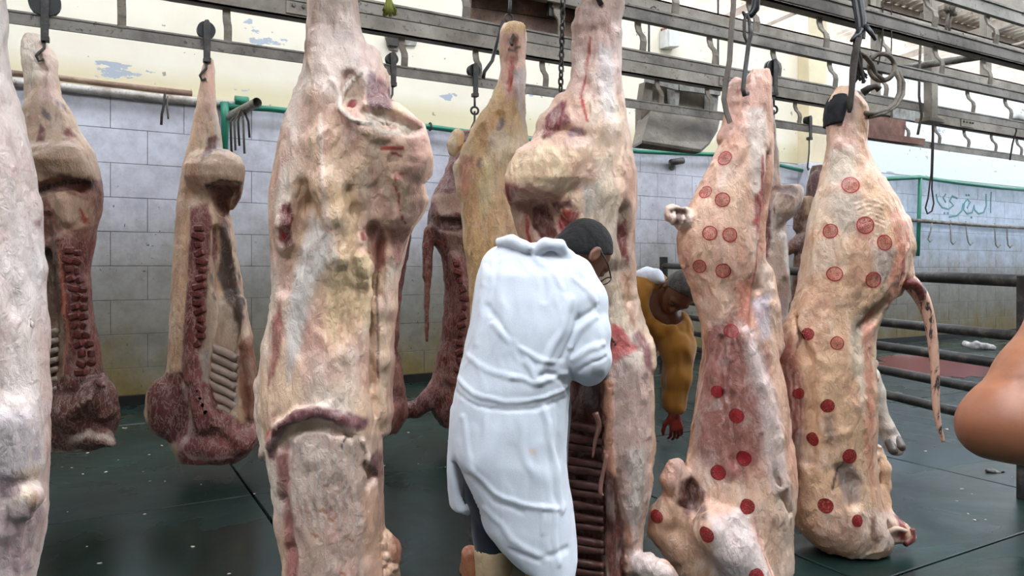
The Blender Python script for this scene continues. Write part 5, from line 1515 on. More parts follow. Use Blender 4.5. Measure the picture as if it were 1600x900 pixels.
s.patch([(64, 300), (92, 296), (120, 310), (124, 350), (92, 360), (80, 330)], (208, 172, 144), 6, 0.85)
s.patch([(110, 276), (145, 272), (146, 292), (118, 296)], (56, 28, 28), 4, 0.9)
s.patch([(130, 320), (150, 316), (152, 380), (136, 400), (124, 360)], (186, 90, 64), 5, 0.8, all_sides=True)
s.stroke([(113, 325), (115, 345)], 2.5, (160, 40, 30), 0.9)
s.patch([(84, 372), (138, 368), (134, 440), (140, 520), (150, 590), (100, 610), (92, 520), (86, 440)], (118, 42, 38), 5, 0.95, marb=0.55, all_sides=True)
s.stroke([(90, 390), (96, 460), (100, 530), (92, 580)], 4, (206, 120, 90), 0.8)
s.patch([(50, 380), (88, 380), (94, 520), (92, 600), (70, 630), (40, 600), (40, 420)], (96, 68, 56), 6, 0.9)
s.patch([(58, 500), (92, 490), (92, 600), (66, 620)], (150, 122, 100), 8, 0.8)
s.patch([(62, 610), (110, 580), (160, 580), (188, 610), (186, 670), (160, 710), (70, 710)], (104, 50, 44), 6, 0.95, marb=0.9, all_sides=True)
s.stroke([(104, 690), (130, 680), (160, 684), (172, 694)], 8, (206, 184, 168), 0.85, jit=6)
root = s.root('beef_carcass')
tag(root, 'split beef carcass with a red spine facing out, hung beside the left edge', 'carcass', 'split carcasses along the wall')
s.finish('body', M['wetmeat'], root, s.origin())
vertebrae(s, root, [(104, 384, -.235), (110, 450, -.245), (118, 520, -.255), (124, 590, -.26)], 14, 7, 6, 'redbone')
vertebrae(s, root, [(118, 388, -.225), (122, 450, -.235), (132, 520, -.245), (138, 575, -.25)], 13, 5, 5, 'darkmeat')
for i in range(7):
    y = 520 + i * 15
    ptube(s, [(60, y + 6, -.16), (74, y + 1, -.15), (90, y - 4, -.17)], [4, 5, 4], 'rib', M['rib'], root)

# -- behind, between the largest carcass and the yellowish one
s = Soft(5.9, 720, 0.015, 0.12)
s.loft([(205, 722, 745), (240, 706, 748), (280, 690, 752), (310, 674, 758), (340, 668, 762), (370, 670, 762), (400, 690, 762), (450, 694, 764), (520, 690, 766), (570, 680, 770), (610, 672, 775), (645, 676, 775), (665, 690, 765)], ratio=0.8, bmax=0.2)
s.chain([(686, 352, -.1, 12), (672, 362, -.1, 9), (668, 385, -.1, 9), (668, 430, -.1, 6), (667, 480, -.1, 4), (667, 535, -.1, 1.5)], 0.015)
s.chain([(690, 600, -.08, 16), (670, 625, -.1, 14), (650, 640, -.1, 12), (625, 640, -.1, 13), (608, 650, -.1, 12)], 0.03)
s.on([(690, 350, 0, 10), (715, 352, 0, 10)], 0.02, True)
s.on([(710, 400, 0, 10), (720, 450, 0, 11), (718, 520, 0, 11), (708, 590, 0, 12)], 0.015)
s.on([(742, 420, 0, 8), (744, 520, 0, 9)], 0.02, True)
s.grow(); s.rough(0.014, (9, 9, 7), 8); s.rough(0.009, (26, 26, 18), 9); s.normals(); s.N0 = s.N.copy()
s.base((124, 62, 54), (104, 46, 42), (142, 84, 70), seed=18); s.M[:] = 0.5
s.patch([(668, 305), (740, 300), (745, 335), (690, 335)], (206, 168, 148), 6, 0.9)
s.patch([(690, 205), (735, 205), (738, 300), (684, 300)], (118, 66, 70), 8, 0.8)
s.patch([(664, 335), (745, 338), (745, 372), (680, 376)], (92, 56, 46), 5, 0.9)
s.patch([(695, 365), (735, 360), (736, 400), (705, 400)], (158, 122, 104), 6, 0.8)
s.patch([(596, 625), (690, 610), (690, 680), (596, 680)], (96, 40, 40), 6, 0.8, marb=0.6)
root = s.root('beef_carcass')
tag(root, 'dark red split carcass with a thin hanging strip, behind between two pale carcasses', 'carcass', 'split carcasses along the wall')
s.finish('body', M['wetmeat'], root, s.origin())
vertebrae(s, root, [(712, 405, -.235), (724, 450, -.245), (722, 520, -.245), (712, 585, -.24)], 13, 6, 5, 'redbone')
# -- hidden behind the largest carcass
s = Soft(5.6, 612, 0.015, 0.12)
s.loft([(160, 606, 618), (200, 600, 622), (260, 590, 636), (330, 582, 642), (380, 580, 642), (450, 580, 628), (540, 582, 622), (600, 584, 632), (650, 586, 640), (678, 592, 620)], ratio=0.8, bmax=0.2)
s.on([(628, 350, 0, 9), (622, 400, 0, 9)], 0.02); s.chain([(612, 640, -.1, 14), (604, 668, -.1, 10)], 0.03)
s.grow(); s.rough(0.014, (9, 9, 7), 28); s.rough(0.009, (26, 26, 18), 29); s.normals(); s.N0 = s.N.copy()
s.base((140, 84, 74), (112, 54, 48), (156, 100, 84), seed=20); s.M[:] = 0.5
s.patch([(590, 640), (620, 630), (626, 690), (590, 690)], (172, 96, 84), 6, 0.8)
root = s.root('beef_carcass')
tag(root, 'dark red carcass mostly hidden behind the largest carcass', 'carcass', 'split carcasses along the wall')
s.finish('body', M['wetmeat'], root, s.origin())
# -- behind the first stamped carcass
s = Soft(5.94, 1212, 0.015, 0.12)
s.loft([(178, 1198, 1210), (230, 1194, 1214), (290, 1188, 1220), (330, 1186, 1226), (380, 1188, 1230), (440, 1188, 1232), (500, 1186, 1230), (570, 1188, 1232), (630, 1192, 1228), (670, 1200, 1220)], ratio=0.9, bmax=0.2)
s.chain([(1206, 345, -.05, 16), (1220, 325, -.08, 20), (1232, 308, -.1, 20), (1242, 300, -.1, 13)], 0.03)
s.on([(1214, 296, 0, 6), (1230, 292, 0, 9), (1242, 300, 0, 6)], 0.012, True)
s.on([(1204, 300, 0, 5), (1203, 350, 0, 7), (1204, 390, 0, 5)], 0.02, True)
s.on([(1222, 370, 0, 6), (1226, 430, 0, 6), (1232, 470, 0, 4)], 0.015)
s.grow(); s.rough(0.012, (9, 9, 7), 38); s.rough(0.008, (26, 26, 18), 39); s.normals(); s.N0 = s.N.copy()
s.base((218, 190, 170), (206, 168, 150), (230, 216, 204), seed=22)
s.patch([(1186, 290), (1206, 290), (1206, 400), (1188, 410)], (132, 54, 54), 5, 0.9, marb=0.3)
s.patch([(1216, 290), (1244, 290), (1240, 310), (1216, 308)], (150, 134, 132), 5, 0.8)
s.patch([(1184, 440), (1234, 470), (1234, 680), (1184, 680)], (176, 152, 150), 8, 0.7)
root = s.root('beef_carcass')
tag(root, 'pale carcass half peeking out behind the first stamped carcass', 'carcass', 'hanging beef carcasses')
s.finish('body', M['meat'], root, s.origin())
# -- behind the second stamped carcass
s = Soft(7.4, 1262, 0.018, 0.12)
s.loft([(258, 1268, 1285), (290, 1262, 1292), (330, 1258, 1296), (370, 1254, 1296), (420, 1250, 1296), (480, 1252, 1294), (540, 1254, 1292), (600, 1258, 1288), (625, 1262, 1284)], ratio=0.9, bmax=0.22)
s.chain([(1275, 275, -.1, 9), (1280, 300, -.12, 12)], 0.02); s.chain([(1262, 318, -.14, 12), (1252, 335, -.14, 12), (1248, 355, -.14, 9)], 0.02)
s.chain([(1258, 372, -.12, 14), (1242, 384, -.14, 11), (1234, 392, -.14, 6)], 0.02); s.chain([(1250, 390, -.14, 8), (1246, 440, -.14, 7), (1240, 500, -.14, 5), (1236, 560, -.14, 4), (1236, 620, -.14, 2)], 0.015)
s.grow(); s.rough(0.014, (9, 9, 7), 48); s.rough(0.009, (24, 24, 18), 49); s.normals(); s.N0 = s.N.copy()
s.base((116, 76, 62), (92, 56, 48), (136, 96, 78), seed=24); s.M[:] = 0.35
s.patch([(1252, 305), (1275, 308), (1268, 338), (1252, 336)], (206, 170, 136), 5, 0.9)
s.patch([(1268, 265), (1292, 265), (1290, 310), (1270, 308)], (112, 74, 78), 5, 0.9)
root = s.root('beef_carcass')
tag(root, 'brown ragged carcass half hidden behind the second stamped carcass', 'carcass', 'split carcasses along the wall')
s.finish('body', M['wetmeat'], root, s.origin())

# ---------------------------------------------------------------- a cow's lower leg standing behind the second stamped carcass
s = Soft(4.35, 1390, 0.008, 0.06)
s.chain([(1352, 590, 0, 22), (1364, 614, 0, 18), (1372, 640, -.02, 13), (1384, 668, -.05, 12), (1391, 682, -.06, 13)], 0.02)
s.chain([(1391, 682, -.06, 12), (1397, 696, -.09, 13), (1402, 703, -.12, 9)], 0.02)
s.grow(); s.rough(0.004, (20, 20, 14), 3); s.normals(); s.N0 = s.N.copy()
s.base((226, 212, 198), (214, 196, 180)); s.patch([(1376, 668), (1398, 664), (1400, 676), (1380, 680)], (120, 104, 100), 5, 0.7)
root = s.root('cow_leg'); tag(root, 'white skinned cow leg with its hoof on the floor behind the second stamped carcass', 'cow leg')
s.finish('shank', M['meat'], root, s.origin())
for a in (-1, 1):
    q = Soft(4.35, 1390, 0.006, 0.06)
    q.chain([(1396 + a * 5, 690 - a * 2, -.1, 8), (1402 + a * 6, 701 - a * 3, -.14, 7)], 0.01); q.grow(); q.base((150, 132, 122), (96, 78, 72))
    q.finish('hoof', M['hoof'], root, s.origin())
# ---------------------------------------------------------------- people
def unit(v):
    v = np.array(v, float); return v / np.linalg.norm(v)
def half(s, p, n):
    """cut away everything beyond the plane through p with outward normal n"""
    p = np.array(p, float); n = unit(n)
    def fn(X, T, Z): return -((X - p[0]) * n[0] + (T - p[1]) * n[1] + (Z - p[2]) * n[2])
    s.ops.append((fn, p - 3, p + 3, 0.006, True))
def head_axes(f, u):
    f = unit(f); u = np.array(u, float); u = unit(u - f * (u @ f)); return f, u, np.cross(f, u)
def head(s, c, f, u, k=1.0):
    """a head at c looking along f: skull, face, jaw, nose, brow, ears, sockets"""
    f, u, r = head_axes(f, u); c = np.array(c, float)
    A = np.stack([r, f, u])
    at = lambda a, b, d: c + k * (a * r + b * f + d * u)
    s.ell(at(0, -.008, .025), k * np.array((.075, .096, .092)), 0.01, ax=A)
    s.ell(at(0, .028, -.045), k * np.array((.058, .064, .072)), 0.03, ax=A)
    s.ell(at(0, .06, -.098), k * np.array((.026, .024, .02)), 0.025, ax=A)
    s.ell(at(0, .082, .022), k * np.array((.05, .016, .012)), 0.02, ax=A)
    s.chain([(*at(0, .09, .01), k * .009), (*at(0, .107, -.03), k * .013)], 0.01, metric=True)
    for e in (-1, 1):
        s.ell(at(e * .016, .094, -.034), k * np.array((.01, .012, .009)), 0.008, ax=A)
        s.ell(at(e * .032, .096, .0), k * np.array((.017, .012, .011)), 0.012, True, ax=A)
        s.ell(at(e * .032, .083, .0), k * np.array((.013, .011, .010)), 0.004, ax=A)
        s.ell(at(e * .078, -.012, -.012), k * np.array((.010, .020, .033)), 0.008, ax=A)
        s.ell(at(e * .088, -.008, -.010), k * np.array((.006, .010, .018)), 0.006, True, ax=A)
    s.ell(at(0, .086, -.066), k * np.array((.026, .011, .006)), 0.006, ax=A)
    s.ell(at(0, .084, -.077), k * np.array((.022, .011, .007)), 0.006, ax=A)
    return at
def paint3(s, c, r, colr, a=1.0):
    d = np.linalg.norm(s.W0 - np.array(c), axis=1)
    m = (1 - sstep(r * .7, r, d)) * a
    s.C = s.C * (1 - m[:, None]) + np.array(lin(colr)) * m[:, None]
def face_paint(s, at, k, lip, skin_dark):
    paint3(s, at(0, .092, -.071), k * .026, lip, 0.6)
    for e in (-1, 1):
        paint3(s, at(e * .032, .093, .0), k * .013, (150, 138, 128), 0.8)
        paint3(s, at(e * .032, .096, .0), k * .0075, (30, 20, 16), 1.0)
        paint3(s, at(e * .032, .094, .024), k * .016, skin_dark, 0.5)
def hair(t, x0, c, f, u, k, colr, name, root, org, vox=0.006, line=0.05):
    f, u, r = head_axes(f, u); c = np.array(c, float); A = np.stack([r, f, u])
    at = lambda a, b, d: c + k * (a * r + b * f + d * u)
    h = Soft(t, x0, vox, 0)
    h.ell(at(0, -.012, .028), k * np.array((.082, .101, .098)), 0.01, ax=A); h.ell(at(0, -.05, -.03), k * np.array((.066, .058, .06)), 0.03, ax=A)
    half(h, at(0, .045, .055), unit(0.75 * f - 0.62 * u))
    half(h, at(0, -.05, -.072), unit(-u + .25 * f))
    h.grow(); h.rough(0.003, (60, 60, 60), 4); h.normals()
    h.base(colr, tuple(int(v * .75) for v in colr), None, (50, 50, 50))
    return h.finish(name, M['hairm'], root, org)
def hand(s, w, d, n, side, L=0.185, curl=0.5, spread=0.14):
    """w wrist, d along the hand, n out of the back of the hand, side = +1/-1 where the thumb sits"""
    w = np.array(w, float); d = unit(d); n = np.array(n, float); n = unit(n - d * (n @ d)); r = np.cross(d, n) * side
    pl = L * 0.5
    for i, o in enumerate((-.030, -.011, .009, .028)):
        a = w + r * (o * .55) + d * .01; b = w + d * pl * (1.0 - .05 * abs(i - 1.6)) + r * o
        s.chain([(*a, .014), (*b, .0115)], 0.008, metric=True)
        ln = L * (0.36, 0.44, 0.47, 0.42)[i]
        p = b; dd = unit(d + r * spread * o / .03)
        ang = 0
        for j, q in enumerate((.45, .32, .23)):
            ang += curl * (0.55, 0.75, 0.6)[j]
            v = unit(dd * math.cos(ang) - n * math.sin(ang))
            e = p + v * ln * q
            s.chain([(*p, .0095 - .0008 * j), (*e, .0088 - .001 * j)], 0.003, metric=True)
            p = e
    tb = w + d * .025 + r * .026
    t1 = tb + unit(d * .75 + r * .75 - n * .3) * .045; t2 = t1 + unit(d * .95 + r * .25 - n * .4) * .034; t3 = t2 + unit(d * .9 - r * .05 - n * .5) * .026
    s.chain([(*(w + d * .015), .015), (*tb, .015), (*t1, .012), (*t2, .0105), (*t3, .008)], 0.006, metric=True)
def mat_tint(name, rough, bump_scale, bump, sheen=0.0, spec=0.4, var=0.1):
    n = NT(name)
    at = n.add('ShaderNodeAttribute', attribute_name='tint')
    a = n.noise(bump_scale, 5, 0.6, n.coords())
    ar = n.ramp(a, 'Fac', [(0.3, 1 - var), (0.7, 1 + var)])
    m = n.mix(1.0, (at, 'Color'), (ar, 'Color'), 'MULTIPLY')
    n.ln(m, 2, n.b, 'Base Color')
    n.b.inputs['Roughness'].default_value = rough
    n.b.inputs['Specular IOR Level'].default_value = spec
    n.b.inputs['Sheen Weight'].default_value = sheen
    n.bump(a, 'Fac', bump, 0.004)
    return n.m
M['skin'] = mat_tint('skin', 0.45, 60, 0.12, var=0.08)
M['hairm'] = mat_tint('short_hair', 0.75, 240, 0.9, 0.1, 0.2, 0.35)
M['cloth'] = mat_tint('cotton_cloth', 0.85, 180, 0.15, 0.25, 0.2, 0.04)
M['rubber'] = mat_tint('boot_rubber', 0.45, 30, 0.15, 0, 0.4, 0.12)

# -- the man in the white coat
T0 = 2.85
s = Soft(T0, 815, 0.0065, 0.1)
hc = s.pt(911, 399, .20); hf = (.52, .36, -.77); hu = (.60, .46, .65)
HK = 1.22
at = head(s, hc, hf, hu, HK)
nb = s.pt(868, 432, .13)
s.chain([(*nb, .06), (*at(0, -.03, -.06), .055)], 0.03, metric=True)
s.chain([(800, 640, .05, 46), (815, 560, .07, 46), (830, 480, .11, 46), (845, 440, .14, 44)], 0.03)
s.chain([(845, 440, .13, 34), (895, 445, .09, 22), (922, 505, .0, 21), (926, 565, -.01, 19), (924, 582, .1, 17), (930, 580, .21, 13)], 0.02)
s.chain([(845, 440, .13, 34), (785, 425, .15, 22), (800, 495, .3, 20), (850, 520, .36, 17), (905, 520, .36, 13)], 0.02)
hand(s, s.pt(930, 580, .21), (.25, 1, .1), (0, -.1, 1), -1, 0.18, 0.5)
hand(s, s.pt(905, 520, .36), (1, .1, -.1), (0, .4, 1), 1, 0.18, 0.5)
for px_, kx in ((785, 770), (842, 848)):
    s.chain([(px_, 655, .05, 36), (kx, 800, .06, 26), (kx - 2, 880, .05, 21), (kx, 965, .04, 16), (kx + 14, 974, .16, 13)], 0.03)
s.grow(); s.N0 = s.N.copy()
s.base((112, 72, 54), (96, 60, 44)); face_paint(s, at, HK, (110, 60, 50), (30, 22, 18))
man = s.root('person'); tag(man, 'man with short black hair in a long white coat, back turned, cutting a carcass', 'person')
ORG = s.origin()
s.finish('body', M['skin'], man, ORG)
hair(T0, 815, hc, hf, hu, HK, (24, 21, 20), 'hair', man, ORG)
# spectacles: an arm along the temple and a rim
f_, u_, r_ = head_axes(hf, hu)
gl = MB()
for e in (-1, 1):
    gl.tube([tuple(at(e * .083, -.01, .012) - ORG), tuple(at(e * .08, .05, .008) - ORG), tuple(at(e * .062, .104, .004) - ORG)], 0.0028, 6)
    gl.ring(tuple(at(e * .033, .114, 0) - ORG), tuple(f_), .024, .0024)
gl.tube([tuple(at(-.01, .116, .004) - ORG), tuple(at(.01, .116, .004) - ORG)], 0.0024, 6)
link('spectacles', gl.mesh('spectacles', smooth=True), M['black'], man)
# coat
s = Soft(T0, 815, 0.0075, 0.16)
s.loft([(377, 790, 862, .05, .13), (388, 768, 884, .10, .12), (404, 754, 902, .13, .11), (430, 745, 916, .155, .09), (470, 738, 922, .165, .07), (515, 731, 914, .165, .05), (560, 723, 900, .165, .04), (600, 713, 892, .17, .03), (622, 709, 891, .17, .03),
        (660, 706, 889, .185, .03), (700, 707, 886, .195, .03), (715, 712, 886, .2, .03), (730, 721, 886, .20, .03), (760, 734, 889, .20, .03), (790, 747, 894, .20, .03), (820, 756, 897, .20, .03), (850, 778, 900, .20, .03), (875, 806, 901, .20, .03), (893, 848, 897, .20, .03)], k=0.02, n=2.5, smooth=3)
s.loft([(640, 706, 760, .12, .07), (690, 702, 738, .13, .08), (715, 700, 714, .13, .09), (740, 699, 718, .13, .09), (770, 699, 730, .13, .10), (795, 702, 740, .13, .10), (806, 708, 738, .12, .10)], k=0.02, n=2.4, smooth=3)
s.chain([(895, 430, .06, 33), (912, 470, .03, 34), (920, 520, 0, 31), (921, 560, -.02, 30), (918, 570, .04, 28), (924, 574, .14, 22), (929, 578, .19, 17)], 0.03)
s.chain([(785, 415, .13, 32), (797, 490, .30, 28), (842, 515, .36, 23), (885, 520, .36, 19)], 0.03)
s.chain([(838, 392, .0, 9), (852, 382, -.01, 9), (874, 384, .0, 9), (888, 402, .03, 10), (898, 424, .08, 10)], 0.015)
s.chain([(782, 378, .06, 8), (800, 376, .02, 9), (822, 386, -.01, 8)], 0.02)
s.on([(714, 722, 0, 3), (724, 748, 0, 5), (736, 778, 0, 6), (744, 800, 0, 7)], 0.006, True)
s.loft([(700, 718, 876, .16, .05), (760, 736, 880, .185, .04), (800, 752, 886, .185, .04), (850, 784, 890, .185, .04), (880, 812, 892, .185, .04), (920, 840, 890, .185, .04)], k=0.01, n=2.5, sub=True)
s.loft([(720, 706, 730, .11, .10), (770, 706, 735, .11, .10), (830, 708, 735, .11, .10)], k=0.01, n=2.4, sub=True)
s.grow()
s.rough(0.007, (5, 5, 3), 3); s.normals(); s.N0 = s.N.copy()
s.base((214, 218, 227), (210, 214, 224), None, (4, 4, 4))
FO = [  # folds: pixel lines, width, height
    ([(712, 600), (740, 618), (790, 630), (840, 626), (890, 612)], 5, .010), ([(710, 622), (745, 636), (795, 644), (850, 638), (890, 628)], 5, -.008),
    ([(895, 470), (880, 510), (862, 545), (846, 580)], 9, .014), ([(912, 500), (895, 530), (880, 560)], 7, -.012), ([(935, 500), (912, 520), (894, 545)], 7, .014),
    ([(945, 540), (920, 548), (898, 566)], 6, .012), ([(948, 560), (925, 570), (905, 585)], 5, -.010), ([(940, 480), (920, 495), (905, 505)], 6, -.010),
    ([(815, 545), (840, 560), (866, 566)], 6, .010), ([(770, 510), (800, 535), (830, 575), (845, 600)], 8, .010), ([(760, 480), (790, 520), (815, 560)], 7, -.008),
    ([(800, 590), (840, 600), (885, 590)], 6, .010), ([(855, 585), (880, 600), (892, 620)], 8, -.014), ([(850, 640), (862, 700), (872, 760), (880, 800)], 8, .012),
    ([(872, 640), (876, 720), (884, 790)], 7, -.010), ([(720, 660), (735, 730), (770, 770), (820, 788), (870, 795)], 6, .010), ([(735, 745), (770, 785), (815, 800)], 6, -.009),
    ([(760, 800), (800, 840), (850, 870)], 8, .008), ([(800, 860), (840, 870), (885, 862)], 7, -.009), ([(845, 790), (848, 830)], 5, .008), ([(865, 800), (870, 880)], 6, .008),
    ([(755, 420), (750, 480), (742, 540)], 8, .008), ([(775, 400), (772, 440), (764, 490)], 8, -.008), ([(840, 400), (862, 420), (880, 450)], 7, .008), ([(830, 396), (848, 430), (852, 470)], 8, -.008),
    ([(905, 440), (925, 455), (938, 480)], 6, .009), ([(716, 720), (730, 756), (745, 792)], 3, .006), ([(730, 560), (760, 580), (800, 590)], 7, .007)]
for pts, w, h in FO: s.stroke(pts, w * 1.15, None, 1, h * 0.6, jit=6, soft=0.98, jsc=12)
s.normals(); s.sinew(0.004, (6, 6, 2.6), 31, warp=0.08); s.sinew(0.002, (13, 13, 6), 35, warp=0.06)
s.stroke([(830, 704), (836, 706)], 5, (226, 196, 178), 0.6, jit=4)
s.finish('white_coat', M['cloth'], man, ORG)
# trousers and boots
s = Soft(T0, 815, 0.009, 0.1)
s.chain([(785, 640, .03, 52), (772, 720, .03, 50), (768, 770, .05, 42), (770, 830, .06, 31), (769, 872, .06, 28)], 0.03); s.chain([(842, 640, .03, 52), (848, 760, .06, 36), (848, 850, .06, 31), (846, 884, .06, 28)], 0.03)
s.grow(); s.rough(0.006, (10, 10, 7), 8); s.normals(); s.base((24, 30, 42), (20, 25, 36)); s.finish('trousers', M['cloth'], man, ORG)
for bx_ in (770, 848):
    s = Soft(T0, 815, 0.008, 0.1)
    s.chain([(bx_, 862, .06, 31), (bx_ + 1, 915, .06, 27), (bx_ + 2, 955, .05, 29)], 0.02); s.chain([(bx_ + 2, 962, .03, 27), (bx_ + 8, 966, .14, 27), (bx_ + 16, 970, .2, 22)], 0.02)
    half(s, (0, 0, 0.001), (0, 0, -1)); half(s, s.pt(bx_, 856, 0), (0, 0, 1)); s.chain([(bx_, 868, .06, 26), (bx_, 840, .06, 27)], 0.004, True)
    s.grow(); s.rough(0.004, (12, 12, 12), 9); s.normals(); s.base((186, 160, 128), (168, 140, 108)); s.finish('boot', M['rubber'], man, ORG)

# -- the bending man in yellow
T0 = 4.0
s = Soft(T0, 985, 0.0075, 0.1)
hc = s.pt(1062, 456, -.06); hf = (-.28, -.50, -.82); hu = (.42, -.62, .62)
at = head(s, hc, hf, hu, 1.05)
s.chain([(*s.pt(1018, 472, .12), .07), (*at(0, -.03, -.06), .06)], 0.03, metric=True)
s.chain([(955, 590, .35, 46), (975, 530, .28, 48), (1005, 480, .18, 46)], 0.04)
s.chain([(1005, 480, .18, 36), (1045, 500, .05, 22), (1058, 560, -.02, 15), (1056, 610, -.04, 13), (1053, 645, -.06, 9)], 0.02)
s.chain([(1005, 480, .18, 36), (975, 470, .1, 22), (968, 560, -.0, 15), (985, 640, -.05, 10)], 0.02)
hand(s, s.pt(1053, 645, -.06), (.12, -.15, -1), (.2, -1, 0), 1, 0.18, 0.75)
hand(s, s.pt(985, 640, -.05), (.3, -.2, -1), (0, -1, 0), -1, 0.18, 0.7)
for px_, dt in ((945, .42), (975, .34)):
    s.chain([(px_, 600, dt, 34), (px_ + 6, 700, dt - .06, 22), (px_, 800, dt, 14), (px_ + 10, 812, dt - .14, 11)], 0.03)
s.grow(); s.N0 = s.N.copy()
s.base((104, 66, 48), (88, 54, 40)); face_paint(s, at, 1.05, (96, 52, 44), (40, 34, 32))
d = s.W0[:, 2] - s.pt(1053, 646)[2]
m = (1 - sstep(-.02, .03, d)) * (np.abs(s.W0[:, 0] - s.pt(1055, 670)[0]) < .14) * (s.W0[:, 2] > .3)
s.C = s.C * (1 - m[:, None] * .9) + np.array(lin((104, 24, 22))) * m[:, None] * .9
man2 = s.root('person'); tag(man2, 'bending grey haired man in a mustard yellow shirt with a bloody hand', 'person')
ORG = s.origin(); s.finish('body', M['skin'], man2, ORG)
hair(T0, 985, hc, hf, hu, 1.05, (78, 72, 70), 'hair', man2, ORG)
s = Soft(T0, 985, 0.009, 0.1)
s.chain([(955, 590, .35, 56), (972, 530, .28, 60), (1000, 480, .18, 56), (1012, 468, .14, 46)], 0.04)
s.chain([(1010, 490, .12, 40), (1046, 512, .03, 30), (1058, 545, -.02, 25), (1058, 590, -.04, 20), (1055, 630, -.05, 16)], 0.03)
s.chain([(985, 480, .12, 34), (972, 520, .05, 26), (970, 570, .0, 20), (982, 620, -.04, 15)], 0.03)
s.chain([(1016, 505, 0, 8), (1034, 520, -.04, 7), (1052, 512, -.05, 6)], 0.02)
s.ell(np.array(s.pt(1045, 475, -.02)), (.10, .10, .12), 0.03, True)
s.grow(); s.rough(0.012, (9, 9, 7), 6); s.normals(); s.sinew(0.012, (10, 10, 5), 12); s.normals(); s.base((150, 104, 36), (136, 92, 32)); s.finish('yellow_shirt', M['cloth'], man2, ORG)
s = Soft(T0, 985, 0.009, 0.1)
s.chain([(992, 436, .12, 10), (1010, 430, .08, 12), (1026, 432, .03, 10), (1034, 438, .0, 6)], 0.02, flat=0.8)
s.grow(); s.rough(0.012, (16, 16, 16), 6); s.normals(); s.base((226, 232, 244), (214, 222, 236)); s.finish('white_neck_cloth', M['cloth'], man2, ORG)
s = Soft(T0, 985, 0.012, 0.1)
for px_, dt in ((945, .42), (975, .34)): s.chain([(px_, 590, dt, 44), (px_ + 6, 700, dt - .06, 30), (px_, 770, dt, 24)], 0.03)
s.grow(); s.rough(0.008, (9, 9, 7), 8); s.base((40, 44, 50), (34, 36, 42)); s.finish('trousers', M['cloth'], man2, ORG)
for px_, dt in ((945, .42), (975, .34)):
    s = Soft(T0, 985, 0.010, 0.1)
    s.chain([(px_, 755, dt, 22), (px_, 806, dt, 19), (px_ + 8, 812, dt - .14, 17)], 0.02); half(s, (0, 0, 0.001), (0, 0, -1)); s.grow(); s.base((40, 40, 42), (30, 30, 32)); s.finish('boot', M['rubber'], man2, ORG)

# -- the onlooker whose bare elbow reaches in at the right edge
T0 = 1.2
s = Soft(T0, 1830, 0.0075, 0.05)
s.chain([(1860, 420, .10, 100), (1850, 560, .10, 120), (1850, 700, .10, 105), (1850, 800, .1, 110)], 0.05, flat=0.75)
s.chain([(1830, 400, .08, 66), (1735, 420, .05, 66), (1690, 490, .03, 62), (1622, 594, .0, 56), (1566, 652, -.01, 48), (1548, 668, -.01, 42)], 0.03)
s.chain([(1548, 668, -.01, 42), (1600, 672, -.04, 46), (1680, 694, -.07, 42), (1745, 720, -.08, 32)], 0.025)
hand(s, s.pt(1745, 720, -.08), (1, .25, -.5), (-.1, -1, .1), 1, 0.185, 0.5)
s.chain([(1860, 420, .10, 80), (1970, 420, .16, 62), (2010, 560, .2, 48), (2010, 700, .1, 36), (1990, 760, .0, 26)], 0.03)
hand(s, s.pt(1990, 760, 0), (-.1, -.4, -1), (.6, -.8, 0), -1, 0.185, 0.4)
for px_ in (1805, 1900): s.chain([(px_, 820, .1, 88), (px_ - 5, 1230, .09, 55), (px_, 1640, .12, 36), (px_ - 20, 1720, -.02, 34)], 0.04)
hc = s.pt(1860, 250, .06); hf = (-.75, .6, -.15); hu = (0, 0, 1)
at = head(s, hc, hf, hu, 1.05)
s.chain([(*s.pt(1860, 410, .1), .065), (*at(0, -.03, -.06), .058)], 0.03, metric=True)
s.grow(); s.rough(0.003, (9, 9, 9), 3); s.normals(); s.N0 = s.N.copy()
s.base((158, 102, 74), (148, 92, 66), None, (6, 6, 6)); face_paint(s, at, 1.05, (150, 84, 74), (60, 40, 32))
s.stroke([(1566, 606), (1590, 596), (1620, 592)], 4, (160, 100, 72), 0.5, -.004)
man3 = s.root('person'); tag(man3, 'person with a bare bent elbow reaching in at the right edge', 'person')
ORG = s.origin(); s.finish('body', M['skin'], man3, ORG)
hair(T0, 1830, hc, hf, hu, 1.05, (30, 26, 24), 'hair', man3, ORG)
s = Soft(T0, 1830, 0.012, 0.1)
s.chain([(1860, 415, .10, 106), (1850, 560, .10, 130), (1850, 700, .10, 118), (1850, 840, .1, 124)], 0.05, flat=0.75)
s.chain([(1830, 405, .08, 76), (1745, 420, .05, 76), (1705, 462, .03, 76)], 0.03); s.chain([(1860, 420, .10, 90), (1970, 430, .16, 74), (1990, 490, .18, 64)], 0.03)
s.grow(); s.rough(0.008, (8, 8, 6), 3); s.base((70, 76, 84), (62, 66, 74)); s.finish('shirt', M['cloth'], man3, ORG)
s = Soft(T0, 1830, 0.012, 0.1)
for px_ in (1805, 1900): s.chain([(px_, 800, .1, 100), (px_ - 5, 1230, .09, 68), (px_, 1660, .12, 52)], 0.04)
s.grow(); s.rough(0.008, (8, 8, 6), 3); s.base((44, 48, 60), (38, 42, 52)); s.finish('trousers', M['cloth'], man3, ORG)
for px_ in (1805, 1900):
    s = Soft(T0, 1830, 0.010, 0.1)
    s.chain([(px_, 1690, .12, 46), (px_ - 14, 1720, .02, 46), (px_ - 30, 1726, -.1, 40)], 0.03); half(s, (0, 0, 0.001), (0, 0, -1)); s.grow(); s.base((36, 34, 34), (28, 26, 26)); s.finish('shoe', M['rubber'], man3, ORG)
